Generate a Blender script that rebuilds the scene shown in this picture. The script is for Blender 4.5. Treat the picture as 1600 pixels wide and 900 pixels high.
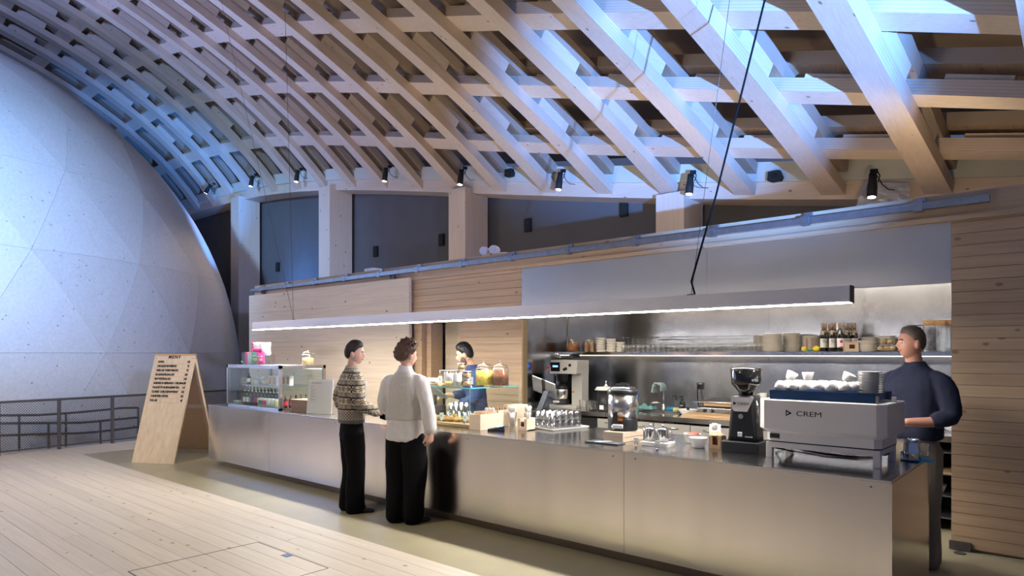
import bpy, bmesh, math, random
from mathutils import Vector, Matrix, noise as mnoise
random.seed(7)
scene = bpy.context.scene
for o in list(bpy.data.objects): bpy.data.objects.remove(o)
COL = scene.collection
PI = math.pi

# ---------------------------------------------------------------- camera
FPX, HORIZ, EYE, YAW = 1035.0, 552.0, 1.65, math.radians(41.0)
cam_d = bpy.data.cameras.new('camera'); cam = bpy.data.objects.new('camera', cam_d); COL.objects.link(cam)
cam_d.sensor_width = 36.0; cam_d.lens = FPX / 1600 * 36.0
cam_d.shift_y = (HORIZ - 450) / 1600
cam_d.clip_start = .05; cam_d.clip_end = 300
cam.location = (0, 0, EYE); cam.rotation_euler = (PI / 2, 0, YAW)
scene.camera = cam
scene.cycles.transparent_max_bounces = 48
FW = Vector((-math.sin(YAW), math.cos(YAW), 0)); RT = Vector((math.cos(YAW), math.sin(YAW), 0)); EY = Vector((0, 0, EYE))
def ray(x, y): return FW + RT * ((x - 800) / FPX) + Vector((0, 0, (HORIZ - y) / FPX))
def at_z(x, y, z): r = ray(x, y); return EY + r * ((z - EYE) / r.z)
def at_y(x, y, Y): r = ray(x, y); return EY + r * (Y / r.y)
def at_x(x, y, X): r = ray(x, y); return EY + r * (X / r.x)

# ---------------------------------------------------------------- world, exposure
vs = scene.view_settings
vs.view_transform = 'Standard'; vs.look = 'None'; vs.exposure = 0.05; vs.gamma = 1.0; vs.use_curve_mapping = False
w = bpy.data.worlds.new('world'); scene.world = w; w.use_nodes = True
w.node_tree.nodes['Background'].inputs[0].default_value = (.32, .43, .86, 1)
w.node_tree.nodes['Background'].inputs[1].default_value = .20
def area(name, loc, target, size, sizey, energy, color):
    d = bpy.data.lights.new(name, 'AREA'); d.shape = 'RECTANGLE'; d.size = size; d.size_y = sizey; d.energy = energy; d.color = color
    o = bpy.data.objects.new(name, d); COL.objects.link(o); o.location = loc
    o.rotation_euler = (Vector(target) - Vector(loc)).to_track_quat('-Z', 'Y').to_euler(); return o
def spot(name, loc, target, energy, color, angle=50, blend=.5, radius=.05):
    d = bpy.data.lights.new(name, 'SPOT'); d.energy = energy; d.color = color; d.spot_size = math.radians(angle); d.spot_blend = blend; d.shadow_soft_size = radius
    o = bpy.data.objects.new(name, d); COL.objects.link(o); o.location = loc
    o.rotation_euler = (Vector(target) - Vector(loc)).to_track_quat('-Z', 'Y').to_euler(); return o
WARM = (1, .80, .58); BLUE = (.30, .52, 1.0); COOL = (.62, .76, 1.0)
# stage lights of the hall, and fill spots added for the roof
spot('roof_uplight', (2.6, .8, 1.2), (-3.1, 6.9, 4.65), 19000, (.13, .34, 1.0), 27, .75, .04)
spot('roof_wash', (4.5, .5, 3.2), (-11, 5.6, 6.6), 6500, (.34, .43, 1.0), 46, .8, .3)
spot('dome_spot_high', (-8.0, -4.5, 7.0), (-16.5, 4.2, 3.9), 15000, (.19, .46, 1.0), 52, 1, .3)
spot('dome_spot_low', (-5, -6, 5.0), (-15, 4.5, 1.2), 2600, (1, .88, .76), 60, 1, .4)
spot('eave_blue_spot', (-15.6, 8.6, 3.4), (-21.9, 8.5, 7.7), 2600, (.04, .25, 1.0), 48, .9, .1)
spot('dome_top_spot', (-11.5, -1.5, 8.0), (-21, 5, 10.2), 2600, (.26, .40, 1.0), 44, 1, .2)
spot('niche_wall_blue_spot', (-17.8, 9.3, 3.1), (-17.6, 10.8, 3.7), 260, (.08, .28, 1.0), 100, 1, .1)
spot('hall_uplight_warm', (-4.5, -2.5, .25), (-4.2, 4.5, 6.4), 900, (1, .88, .70), 70, 1, .5)  # added soft fill for the beam undersides, not a fixture of the hall
spot('hall_uplight_cool', (-12, -2.5, .25), (-15.5, 4.2, 9.5), 6500, (.30, .40, 1.0), 92, 1, .5)  # added bluish fill for the roof on the dome side
for x_ in (-1.2, -4.4, -7.6, -10.8): spot('shed_uplight', (x_, 7.3, 2.92), (x_ - .6, 9.2, 5.4), 42 if x_ > -2 else 70, (1, .80, .56), 150, .9, .06)  # added fill spots that brighten the beam ends from below
spot('floor_wash', (-6.5, -3, 8.0), (-6.8, .9, 0), 5200, (1, .87, .63), 85, .9, .3)

# ---------------------------------------------------------------- materials
MATS = {}
def _new(name):
    m = bpy.data.materials.new(name); m.use_nodes = True; MATS[name] = m
    nt = m.node_tree; return m, nt, nt.nodes['Principled BSDF']
def mat(name, col, rough=.5, metal=0, trans=0, emit=None, estr=0, ior=1.45, bump=0, bscale=60, var=0, vscale=8, coat=0, spec=None, sheen=0):
    m, nt, b = _new(name); L = nt.links
    b.inputs['Base Color'].default_value = (*col, 1); b.inputs['Roughness'].default_value = rough; b.inputs['Metallic'].default_value = metal
    b.inputs['Transmission Weight'].default_value = trans; b.inputs['IOR'].default_value = ior; b.inputs['Coat Weight'].default_value = coat
    b.inputs['Sheen Weight'].default_value = sheen
    if spec is not None: b.inputs['Specular IOR Level'].default_value = spec
    if emit: b.inputs['Emission Color'].default_value = (*emit, 1); b.inputs['Emission Strength'].default_value = estr
    if var or bump:
        g = nt.nodes.new('ShaderNodeNewGeometry')
    if var:
        n = nt.nodes.new('ShaderNodeTexNoise'); n.inputs['Scale'].default_value = vscale; n.inputs['Detail'].default_value = 4
        L.new(g.outputs['Position'], n.inputs['Vector'])
        r = nt.nodes.new('ShaderNodeValToRGB')
        r.color_ramp.elements[0].position = .3; r.color_ramp.elements[1].position = .7
        r.color_ramp.elements[0].color = (*[c * (1 - var) for c in col], 1); r.color_ramp.elements[1].color = (*[min(1, c * (1 + var)) for c in col], 1)
        L.new(n.outputs['Fac'], r.inputs['Fac']); L.new(r.outputs['Color'], b.inputs['Base Color'])
    if bump:
        n2 = nt.nodes.new('ShaderNodeTexNoise'); n2.inputs['Scale'].default_value = bscale; n2.inputs['Detail'].default_value = 3
        L.new(g.outputs['Position'], n2.inputs['Vector'])
        bp = nt.nodes.new('ShaderNodeBump'); bp.inputs['Strength'].default_value = bump; bp.inputs['Distance'].default_value = .01
        L.new(n2.outputs['Fac'], bp.inputs['Height']); L.new(bp.outputs['Normal'], b.inputs['Normal'])
    return m
def thin_glass(name, tint=(.96, .99, .98), strength=1.0, rough=.02):
    m, nt, b = _new(name); L = nt.links; nt.nodes.remove(b)
    out = nt.nodes['Material Output']; mx = nt.nodes.new('ShaderNodeMixShader'); tr = nt.nodes.new('ShaderNodeBsdfTransparent'); gl = nt.nodes.new('ShaderNodeBsdfGlossy')
    lw = nt.nodes.new('ShaderNodeLayerWeight'); lw.inputs[0].default_value = .5; pw = nt.nodes.new('ShaderNodeMath'); pw.operation = 'POWER'; pw.inputs[1].default_value = 3.0
    fr = nt.nodes.new('ShaderNodeMath'); fr.operation = 'MULTIPLY_ADD'; fr.inputs[1].default_value = .8 * strength; fr.inputs[2].default_value = .04 * strength; L.new(lw.outputs['Facing'], pw.inputs[0]); L.new(pw.outputs[0], fr.inputs[0])
    tr.inputs[0].default_value = (*tint, 1); gl.inputs['Roughness'].default_value = rough; fr.use_clamp = True
    L.new(fr.outputs[0], mx.inputs[0]); L.new(tr.outputs[0], mx.inputs[1]); L.new(gl.outputs[0], mx.inputs[2]); L.new(mx.outputs[0], out.inputs['Surface'])
    return m
def wood(name, c1, c2, axis, rough=.55, grain=1.0, knots=True, knot=(.26, .15, .08), perobj=0, fine=40):
    """pale timber: grain stretched along axis (0/1/2) in world space; knots are small dark specks"""
    m, nt, b = _new(name); L = nt.links; N = nt.nodes.new
    g = N('ShaderNodeNewGeometry'); oi = N('ShaderNodeObjectInfo')
    add = N('ShaderNodeVectorMath'); add.operation = 'MULTIPLY_ADD'
    cmb = N('ShaderNodeCombineXYZ')
    for i in range(3): L.new(oi.outputs['Random'], cmb.inputs[i])
    L.new(cmb.outputs[0], add.inputs[0]); add.inputs[1].default_value = (37, 53, 71) if perobj else (0, 0, 0); L.new(g.outputs['Position'], add.inputs[2])
    mp = N('ShaderNodeMapping'); s = [fine * grain] * 3; s[axis] = 1.3; mp.inputs['Scale'].default_value = s
    L.new(add.outputs[0], mp.inputs['Vector'])
    n = N('ShaderNodeTexNoise'); n.inputs['Scale'].default_value = 1; n.inputs['Detail'].default_value = 5; n.inputs['Distortion'].default_value = .6; L.new(mp.outputs[0], n.inputs['Vector'])
    r = N('ShaderNodeValToRGB'); r.color_ramp.elements[0].position = .28; r.color_ramp.elements[1].position = .72
    r.color_ramp.elements[0].color = (*c1, 1); r.color_ramp.elements[1].color = (*c2, 1); L.new(n.outputs['Fac'], r.inputs['Fac'])
    col = r.outputs['Color']
    if perobj:
        hs = N('ShaderNodeHueSaturation'); mr = N('ShaderNodeMapRange'); mr.inputs['To Min'].default_value = 1 - perobj; mr.inputs['To Max'].default_value = 1 + perobj
        L.new(oi.outputs['Random'], mr.inputs['Value']); L.new(mr.outputs[0], hs.inputs['Value']); L.new(col, hs.inputs['Color']); col = hs.outputs['Color']
    if knots:
        mp2 = N('ShaderNodeMapping'); s2 = [5.5] * 3; s2[axis] = 3.2; mp2.inputs['Scale'].default_value = s2; L.new(add.outputs[0], mp2.inputs['Vector'])
        v = N('ShaderNodeTexVoronoi'); v.inputs['Scale'].default_value = 1; L.new(mp2.outputs[0], v.inputs['Vector'])
        mr2 = N('ShaderNodeMapRange'); mr2.inputs['From Min'].default_value = .06; mr2.inputs['From Max'].default_value = .105; mr2.inputs['To Min'].default_value = 1; mr2.inputs['To Max'].default_value = 0
        L.new(v.outputs['Distance'], mr2.inputs['Value'])
        mx = N('ShaderNodeMixRGB'); mx.inputs[2].default_value = (*knot, 1); L.new(mr2.outputs[0], mx.inputs[0]); L.new(col, mx.inputs[1]); col = mx.outputs[0]
    L.new(col, b.inputs['Base Color']); b.inputs['Roughness'].default_value = rough
    bp = N('ShaderNodeBump'); bp.inputs['Strength'].default_value = .12; bp.inputs['Distance'].default_value = .004; L.new(n.outputs['Fac'], bp.inputs['Height']); L.new(bp.outputs[0], b.inputs['Normal'])
    return m
def steel(name, col=(.60, .585, .565), rough=.3, axis=0, aniso=.6, rot=0.0, streak=.06):
    """brushed stainless: broad tonal bands along axis, anisotropic through the UV tangent"""
    m, nt, b = _new(name); L = nt.links; N = nt.nodes.new
    g = N('ShaderNodeNewGeometry'); mp = N('ShaderNodeMapping'); s = [2.6] * 3; s[axis] = .12; mp.inputs['Scale'].default_value = s
    L.new(g.outputs['Position'], mp.inputs['Vector'])
    n = N('ShaderNodeTexNoise'); n.inputs['Scale'].default_value = 1; n.inputs['Detail'].default_value = 3; L.new(mp.outputs[0], n.inputs['Vector'])
    mr = N('ShaderNodeMapRange'); mr.inputs['From Min'].default_value = .3; mr.inputs['From Max'].default_value = .7; mr.inputs['To Min'].default_value = rough - streak; mr.inputs['To Max'].default_value = rough + streak; L.new(n.outputs['Fac'], mr.inputs['Value'])
    L.new(mr.outputs[0], b.inputs['Roughness'])
    b.inputs['Base Color'].default_value = (*col, 1); b.inputs['Metallic'].default_value = 1
    b.inputs['Anisotropic'].default_value = aniso; b.inputs['Anisotropic Rotation'].default_value = rot
    if aniso:
        tg = N('ShaderNodeTangent'); tg.direction_type = 'UV_MAP'; L.new(tg.outputs[0], b.inputs['Tangent'])
    bp = N('ShaderNodeBump'); bp.inputs['Strength'].default_value = .03; bp.inputs['Distance'].default_value = .02; L.new(n.outputs['Fac'], bp.inputs['Height']); L.new(bp.outputs[0], b.inputs['Normal'])
    return m
def pattern_mat(name, build, rough=.6):
    m, nt, b = _new(name); b.inputs['Roughness'].default_value = rough; build(nt, b); return m
class NG:
    """small node-maths helper"""
    def __init__(s, nt): s.nt = nt
    def m(s, op, a, b=None, c=None):
        n = s.nt.nodes.new('ShaderNodeMath'); n.operation = op
        for i, v in enumerate((a, b, c)):
            if v is None: continue
            if isinstance(v, (int, float)): n.inputs[i].default_value = v
            else: s.nt.links.new(v, n.inputs[i])
        return n.outputs[0]
    def mix(s, f, a, b):
        n = s.nt.nodes.new('ShaderNodeMixRGB')
        for i, v in enumerate((f, a, b)):
            if isinstance(v, (int, float)): n.inputs[i].default_value = v
            elif isinstance(v, tuple): n.inputs[i].default_value = (*v, 1)
            else: s.nt.links.new(v, n.inputs[i])
        return n.outputs[0]

wood('spruce_y', (.62, .50, .385), (.70, .585, .47), 1, .55)
wood('spruce_x', (.62, .50, .385), (.70, .585, .47), 0, .55)
wood('spruce_z', (.60, .485, .37), (.69, .57, .455), 2, .55)
wood('cladding', (.42, .28, .165), (.52, .365, .23), 0, .55, perobj=.06)
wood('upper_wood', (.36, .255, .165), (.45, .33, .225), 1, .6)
wood('clt_panel', (.57, .455, .32), (.67, .55, .41), 0, .55, grain=.6)
wood('header_wood', (.42, .28, .165), (.52, .365, .23), 0, .5)
wood('floor_plank', (.66, .57, .455), (.76, .67, .55), 0, .48, perobj=.05, knot=(.40, .26, .16))
wood('dome_wood', (.60, .55, .50), (.69, .64, .59), 0, .6, grain=.5, perobj=.03, knot=(.30, .25, .22))
wood('plywood', (.58, .46, .31), (.71, .58, .42), 2, .5, grain=.5, knots=False)
wood('box_wood', (.60, .47, .34), (.72, .58, .44), 0, .55, grain=1.5, knots=False)
wood('tray_wood', (.30, .20, .14), (.40, .28, .20), 0, .5, grain=2, knots=False)
wood('board_wood', (.55, .34, .17), (.66, .44, .24), 0, .45, grain=1.5, knots=False)
def _lvl(nt, b, k=1.0):
    g = NG(nt); uv = nt.nodes.new('ShaderNodeUVMap'); sp = nt.nodes.new('ShaderNodeSeparateXYZ'); nt.links.new(uv.outputs[0], sp.inputs[0])
    f = g.m('FRACT', g.m('MULTIPLY', sp.outputs[1], 5.0))
    line = g.m('LESS_THAN', f, .2)
    n = nt.nodes.new('ShaderNodeTexNoise'); n.inputs['Scale'].default_value = 3; geo = nt.nodes.new('ShaderNodeNewGeometry'); nt.links.new(geo.outputs['Position'], n.inputs['Vector'])
    c = g.mix(n.outputs['Fac'], (.54 * k, .42 * k, .32 * k), (.66 * k, .53 * k, .42 * k))
    nt.links.new(g.mix(g.m('MULTIPLY', line, .55), c, (.36, .26, .18)), b.inputs['Base Color'])
pattern_mat('lvl_edge', lambda nt, b: _lvl(nt, b), .6)
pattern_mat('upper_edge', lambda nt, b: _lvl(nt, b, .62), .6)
steel('steel_front', (.80, .755, .685), .20, 2, .6, .25, .05)
steel('steel_top', (.66, .65, .64), .17, 0, .2, 0)
steel('steel_wall', (.44, .45, .48), .21, 2, .4, .25, .02)
steel('steel_fascia', (.60, .585, .58), .42, 2, .3, .25, .02)
mat('steel_satin', (.70, .67, .62), .42, .35)
steel('steel_plain', (.60, .59, .58), .26, 2, 0, 0, .06)
mat('chrome', (.80, .80, .80), .06, 1)
mat('zinc', (.36, .375, .40), .42, 1, var=.12, vscale=14)
mat('dark_metal', (.10, .085, .08), .5, .3)
mat('black_plastic', (.012, .012, .013), .38)
mat('black_matte', (.012, .012, .012), .7)
mat('black_gloss', (.010, .010, .010), .08, coat=1)
mat('white_plastic', (.80, .79, .77), .35)
mat('cream_metal', (.74, .695, .65), .42)
mat('unit_grey', (.40, .375, .335), .45)
mat('white_ceramic', (.83, .81, .77), .18, coat=.4)
mat('stoneware', (.80, .75, .67), .5)
mat('paper', (.86, .86, .85), .7)
mat('resin_floor', (.41, .365, .235), .34, var=.06, vscale=3, bump=.02, bscale=30)
mat('plinth', (.30, .23, .14), .5, .4)
mat('grey_wall', (.115, .113, .112), .75, var=.05, vscale=2)
mat('edge_paint', (.60, .60, .52), .6)
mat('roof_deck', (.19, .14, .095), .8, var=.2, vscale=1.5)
mat('lamp_bar', (.78, .77, .80), .5)
mat('lamp_white', (1, 1, 1), .5, emit=(1, .955, .90), estr=110)
mat('led_warm', (1, 1, 1), .5, emit=(1, .86, .66), estr=4)
mat('led_niche', (1, 1, 1), .5, emit=(1, .90, .76), estr=30)
mat('led_amber', (1, 1, 1), .5, emit=(1, .66, .34), estr=4)
mat('lens', (1, 1, 1), .5, emit=(1, .93, .8), estr=14)
mat('display_blue', (.02, .03, .1), .2, emit=(.10, .25, 1), estr=5)
mat('red_plastic', (.65, .05, .02), .3)
mat('orange_plastic', (.8, .22, .02), .4)
mat('fabric_dark', (.045, .05, .06), .9)
mat('fabric_teal', (.18, .42, .42), .9)
mat('blue_plastic', (.02, .10, .55), .35)
mat('blue_cloth', (.02, .30, .55), .8)
mat('teal_liquid', (.05, .55, .42), .2, trans=.3)
mat('cereal', (.62, .40, .17), .8, var=.45, vscale=70, bump=.8, bscale=70)
mat('almond', (.42, .17, .05), .7, var=.5, vscale=60, bump=.8, bscale=60)
mat('lemon', (.82, .62, .04), .45)
mat('lemon_flesh', (.85, .72, .28), .5)
mat('cork', (.55, .34, .17), .8, var=.2, vscale=80)
mat('wine_glass_dark', (.008, .010, .008), .06, coat=1)
mat('label_paper', (.80, .76, .68), .7)
mat('label_red', (.65, .03, .10), .6)
mat('label_green', (.05, .32, .16), .6)
mat('label_pink', (.80, .04, .26), .5)
mat('label_blue', (.03, .11, .30), .5)
mat('bread', (.62, .38, .14), .75, var=.3, vscale=30, bump=.5, bscale=50)
mat('salad', (.16, .38, .06), .7, var=.4, vscale=40)
mat('salmon', (.75, .36, .20), .6, var=.2, vscale=40)
mat('meringue', (.88, .86, .82), .7, bump=.5, bscale=60)
mat('berry', (.35, .02, .06), .4)
mat('kraft', (.48, .32, .19), .8, var=.08, vscale=30)
mat('cookie', (.17, .07, .03), .8, var=.4, vscale=60)
mat('banana_chip', (.72, .55, .10), .6, var=.35, vscale=50)
mat('amber_glass', (.30, .08, .01), .1, trans=.6)
mat('cable_black', (.006, .006, .006), .9, spec=.1)
mat('wire', (.10, .085, .07), .4, .8)
mat('plastic_sheet', (.62, .62, .64), .2, spec=.6)
mat('ink', (.010, .010, .010), .6)
thin_glass('glass', (.992, .996, .995), 1.1)
thin_glass('glassware', (.975, .98, .98), 3.4, .10)
thin_glass('glass_pane', (.93, .975, .965), .7)
mat('glass_edge', (.10, .42, .42), .1, emit=None)
mat('smoke_acrylic', (.012, .03, .08), .05, coat=1)

# ---------------------------------------------------------------- mesh helpers
class MB:
    """collects shapes; build() links them as ONE mesh object"""
    def __init__(s): s.v = []; s.f = []; s.m = []; s.uv = []; s.sm = []
    def quad(s, pts, m=0, uv=None, smooth=False):
        n = len(s.v); s.v += [tuple(p) for p in pts]; s.f.append(tuple(range(n, n + len(pts)))); s.m.append(m); s.sm.append(smooth)
        if uv is None: uv = [(0, 0)] * len(pts)
        s.uv.append(uv)
        return s
    def hexa(s, P, m=0):
        """8 points: bottom ring 0-3 (ccw seen from above), top ring 4-7"""
        P = [Vector(p) for p in P]
        for idx in ((3, 2, 1, 0), (4, 5, 6, 7), (0, 1, 5, 4), (1, 2, 6, 5), (2, 3, 7, 6), (3, 0, 4, 7)):
            a, b, c, d = (P[i] for i in idx); lu = (b - a).length; lv = (d - a).length
            s.quad((a, b, c, d), m, [(0, 0), (lu, 0), (lu, lv), (0, lv)])
        return s
    def box(s, c, size, m=0, rotz=0, M=None):
        hx, hy, hz = size[0] / 2, size[1] / 2, size[2] / 2
        P = [Vector((x, y, z)) for z in (-hz, hz) for x, y in ((-hx, -hy), (hx, -hy), (hx, hy), (-hx, hy))]
        R = M if M is not None else Matrix.Rotation(rotz, 3, 'Z')
        return s.hexa([R @ p + Vector(c) for p in P], m)
    def b2(s, x0, x1, y0, y1, z0, z1, m=0): return s.box(((x0 + x1) / 2, (y0 + y1) / 2, (z0 + z1) / 2), (abs(x1 - x0), abs(y1 - y0), abs(z1 - z0)), m)
    def rings(s, R, m=0, cap=True, smooth=True, closed=True):
        """R: list of rings (lists of points, same length); lofted"""
        n = len(R[0]); base = len(s.v)
        for r in R: s.v += [tuple(p) for p in r]
        last = n if closed else n - 1
        for i in range(len(R) - 1):
            for j in range(last):
                k = (j + 1) % n
                s.f.append((base + i * n + j, base + i * n + k, base + (i + 1) * n + k, base + (i + 1) * n + j)); s.m.append(m); s.sm.append(smooth)
                s.uv.append([(j / n, i), ((j + 1) / n, i), ((j + 1) / n, i + 1), (j / n, i + 1)])
        if cap:
            s.f.append(tuple(base + j for j in reversed(range(n)))); s.m.append(m); s.sm.append(False); s.uv.append([(0, 0)] * n)
            b2 = base + (len(R) - 1) * n
            s.f.append(tuple(b2 + j for j in range(n))); s.m.append(m); s.sm.append(False); s.uv.append([(0, 0)] * n)
        return s
    def lathe(s, prof, c=(0, 0, 0), n=20, m=0, cap=True, smooth=True, sx=1, sy=1):
        R = []
        for r, z in prof:
            r = max(r, 1e-4)
            R.append([(c[0] + sx * r * math.cos(2 * PI * j / n), c[1] + sy * r * math.sin(2 * PI * j / n), c[2] + z) for j in range(n)])
        return s.rings(R, m, cap, smooth)
    def tube(s, pts, rad, n=8, m=0, cap=True, smooth=True):
        pts = [Vector(p) for p in pts]; k = len(pts)
        rads = rad if isinstance(rad, (list, tuple)) else [rad] * k
        R = []; up = None
        for i, p in enumerate(pts):
            t = (pts[min(i + 1, k - 1)] - pts[max(i - 1, 0)]).normalized()
            if up is None:
                up = Vector((0, 0, 1)) if abs(t.z) < .9 else Vector((1, 0, 0))
            x = up.cross(t)
            if x.length < 1e-4: x = Vector((1, 0, 0)).cross(t)
            x.normalize(); y = t.cross(x).normalized(); up = y
            rr = rads[i]; ra, rb = (rr if isinstance(rr, (list, tuple)) else (rr, rr))
            R.append([p + x * (ra * math.cos(2 * PI * j / n)) + y * (rb * math.sin(2 * PI * j / n)) for j in range(n)])
        return s.rings(R, m, cap, smooth)
    def ball(s, c, r, n=14, m=0, k=8, M=None):
        rr = r if isinstance(r, (list, tuple)) else (r, r, r); R = []
        for i in range(k + 1):
            a = -PI / 2 + PI * i / k; q = []
            for j in range(n):
                v = Vector((rr[0] * max(math.cos(a), .001) * math.cos(2 * PI * j / n), rr[1] * max(math.cos(a), .001) * math.sin(2 * PI * j / n), rr[2] * math.sin(a)))
                q.append((M @ v if M is not None else v) + Vector(c))
            R.append(q)
        return s.rings(R, m, True, True)
    def prism(s, poly, z0, z1, m=0, M=None, o=(0, 0, 0)):
        """polygon (x,y) extruded z0..z1, optional 3x3 matrix and offset"""
        T = (lambda p: (M @ Vector(p)) + Vector(o)) if M is not None else (lambda p: Vector(p) + Vector(o))
        a = [T((x, y, z0)) for x, y in poly]; b = [T((x, y, z1)) for x, y in poly]; n = len(poly)
        s.quad(list(reversed(a)), m); s.quad(b, m)
        for i in range(n):
            j = (i + 1) % n; s.quad((a[i], a[j], b[j], b[i]), m)
        return s
    def mesh(s, name):
        me = bpy.data.meshes.new(name); me.from_pydata(s.v, [], s.f); me.update()
        ul = me.uv_layers.new(name='UVMap'); data = []
        for u in s.uv:
            for q in u: data += (q[0], q[1])
        ul.data.foreach_set('uv', data)
        me.polygons.foreach_set('material_index', s.m); me.polygons.foreach_set('use_smooth', s.sm)
        return me
    def build(s, name, mats, parent=None, bevel=0, loc=None):
        me = s.mesh(name)
        for q in (mats if isinstance(mats, (list, tuple)) else [mats]): me.materials.append(MATS[q])
        o = bpy.data.objects.new(name, me); COL.objects.link(o)
        if parent: o.parent = parent
        if loc is not None: o.location = loc
        if bevel:
            bm = bmesh.new(); bm.from_mesh(me); bmesh.ops.remove_doubles(bm, verts=bm.verts, dist=1e-5)
            bmesh.ops.bevel(bm, geom=[e for e in bm.edges if len(e.link_faces) == 2 and e.calc_face_angle() > .6], offset=bevel, segments=2, affect='EDGES', profile=.6)
            bm.to_mesh(me); bm.free()
        return o
def tag(o, label, cat, group=None, kind=None):
    o['label'] = label
    if cat: o['category'] = cat
    if group: o['group'] = group
    if kind: o['kind'] = kind
    return o
def struct(o, label=None, cat=None):
    o['kind'] = 'structure'
    if label: o['label'] = label
    if cat: o['category'] = cat
    return o
def thing(name, label, cat, loc=(0, 0, 0), rotz=0, group=None):
    o = bpy.data.objects.new(name, None); COL.objects.link(o); o.empty_display_size = .1
    o.location = loc; o.rotation_euler = (0, 0, rotz); return tag(o, label, cat, group)
def piece(me, name, parent, loc=(0, 0, 0), rot=(0, 0, 0), scale=None):
    """another object sharing mesh data"""
    o = bpy.data.objects.new(name, me); COL.objects.link(o); o.parent = parent; o.location = loc; o.rotation_euler = rot
    if scale: o.scale = scale
    return o
def copy_tree(o, loc, rotz=None, label=None, group=None, parent=None):
    c = o.copy(); COL.objects.link(c); c.parent = parent
    if loc is not None: c.location = loc
    if rotz is not None: c.rotation_euler = (0, 0, rotz)
    if label: c['label'] = label
    if group: c['group'] = group
    for ch in list(o.children): copy_tree(ch, None, parent=c)
    return c
def text_obj(name, s, size, loc, rot, m, parent=None, align='LEFT', extrude=.0008, space=1.0, spread=1.0, bold=0):
    cu = bpy.data.curves.new(name, 'FONT'); cu.body = s; cu.size = size; cu.extrude = extrude; cu.align_x = align; cu.space_character = spread; cu.offset = bold
    t = bpy.data.objects.new('tmp', cu); COL.objects.link(t)
    dg = bpy.context.evaluated_depsgraph_get(); me = bpy.data.meshes.new_from_object(t.evaluated_get(dg))
    bpy.data.objects.remove(t); me.materials.clear(); me.materials.append(MATS[m])
    o = bpy.data.objects.new(name, me); COL.objects.link(o); o.parent = parent; o.location = loc; o.rotation_euler = rot; o.scale = (space, 1, 1)
    return o

# ---------------------------------------------------------------- roof shell: a double-curved timber grid
EX = [-60, -26, -23.2, -21.84, -20.6, -19.33, -18.05, -16.77, -15.53, -14.23, -12.95, -11.68, -10.39, -9.13, -7.85, -6.55, -5.24, -3.95, -2.63, -1.33, 0, 6]
EZ = [6.55, 6.62, 6.62, 6.61, 6.58, 6.52, 6.42, 6.28, 6.11, 5.91, 5.69, 5.46, 5.23, 4.99, 4.76, 4.53, 4.31, 4.10, 3.90, 3.71, 3.52, 2.68]
def interp(x, xs, ys):
    if x <= xs[0]: return ys[0]
    for i in range(len(xs) - 1):
        if x <= xs[i + 1]:
            t = (x - xs[i]) / (xs[i + 1] - xs[i]); return ys[i] + t * (ys[i + 1] - ys[i])
    return ys[-1]
EDGE_Y = 10.2
def edge_z(X): return interp(X, EX, EZ)
def roof_z(X, Y):
    t = max(0, EDGE_Y - Y)
    if t > 13: t = 13 - .25 * (t - 13)
    A = min(1.36, max(.02, .03 + .0615 * -X)); q = .125 + .02 * min(1, max(0, (-X - 10) / 10))
    return edge_z(X) + t / (1 / A + q * t)
def roof_n(X, Y):
    h = .12
    dx = (roof_z(X + h, Y) - roof_z(X - h, Y)) / (2 * h); y1, y2 = min(Y + h, EDGE_Y), min(Y, EDGE_Y - h) - h
    dy = (roof_z(X, y1) - roof_z(X, y2)) / (y1 - y2)
    return Vector((-dx, -dy, 1)).normalized(), Vector((1, 0, dx)).normalized(), Vector((0, 1, dy)).normalized()
def roof_p(X, Y, h): return Vector((X, Y, roof_z(X, Y))) + roof_n(X, Y)[0] * h
BW, H1, H2 = .32, .145, .15          # beam width, depth of the long beams, depth of the cross beams
LAY = [0, H1, H1 + H2, 2 * H1 + H2, 2 * (H1 + H2)]
def cross_y(k, X):
    sp = interp(X, [-22, -14, -10, -6.2, -2.6, 0], [1.22, 1.37, 1.43, 1.49, 1.58, 1.66]); return 9.13 - k * sp
def sweep_beam(name, path, wdir, h0, h1, wd, parent, mats=('spruce_y', 'lvl_edge')):
    mb = MB(); ring = []; L = 0; us = []
    for i, (X, Y) in enumerate(path):
        n, tx, ty = roof_n(X, Y); p = Vector((X, Y, roof_z(X, Y))); d = tx if wdir == 0 else ty
        ring.append([p + d * a + n * b for a, b in ((-wd / 2, h0), (wd / 2, h0), (wd / 2, h1), (-wd / 2, h1))])
        if i: L += (ring[-1][0] - ring[-2][0]).length
        us.append(L)
    for i in range(len(ring) - 1):
        a, b = ring[i], ring[i + 1]
        for j in range(4):
            k = (j + 1) % 4; vv = (0, 1) if j in (1, 3) else (0, 0)
            if j == 3: vv = (1, 0)
            mb.quad((a[j], a[k], b[k], b[j]), 1 if j in (1, 3) else 0, [(us[i], vv[0]), (us[i], vv[1]), (us[i + 1], vv[1]), (us[i + 1], vv[0])], True)
    mb.quad(list(reversed(ring[0])), 1); mb.quad(ring[-1], 1)
    return mb.build(name, list(mats), parent)
AX = [-.03 - 1.285 * k for k in range(-2, 24)]
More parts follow.
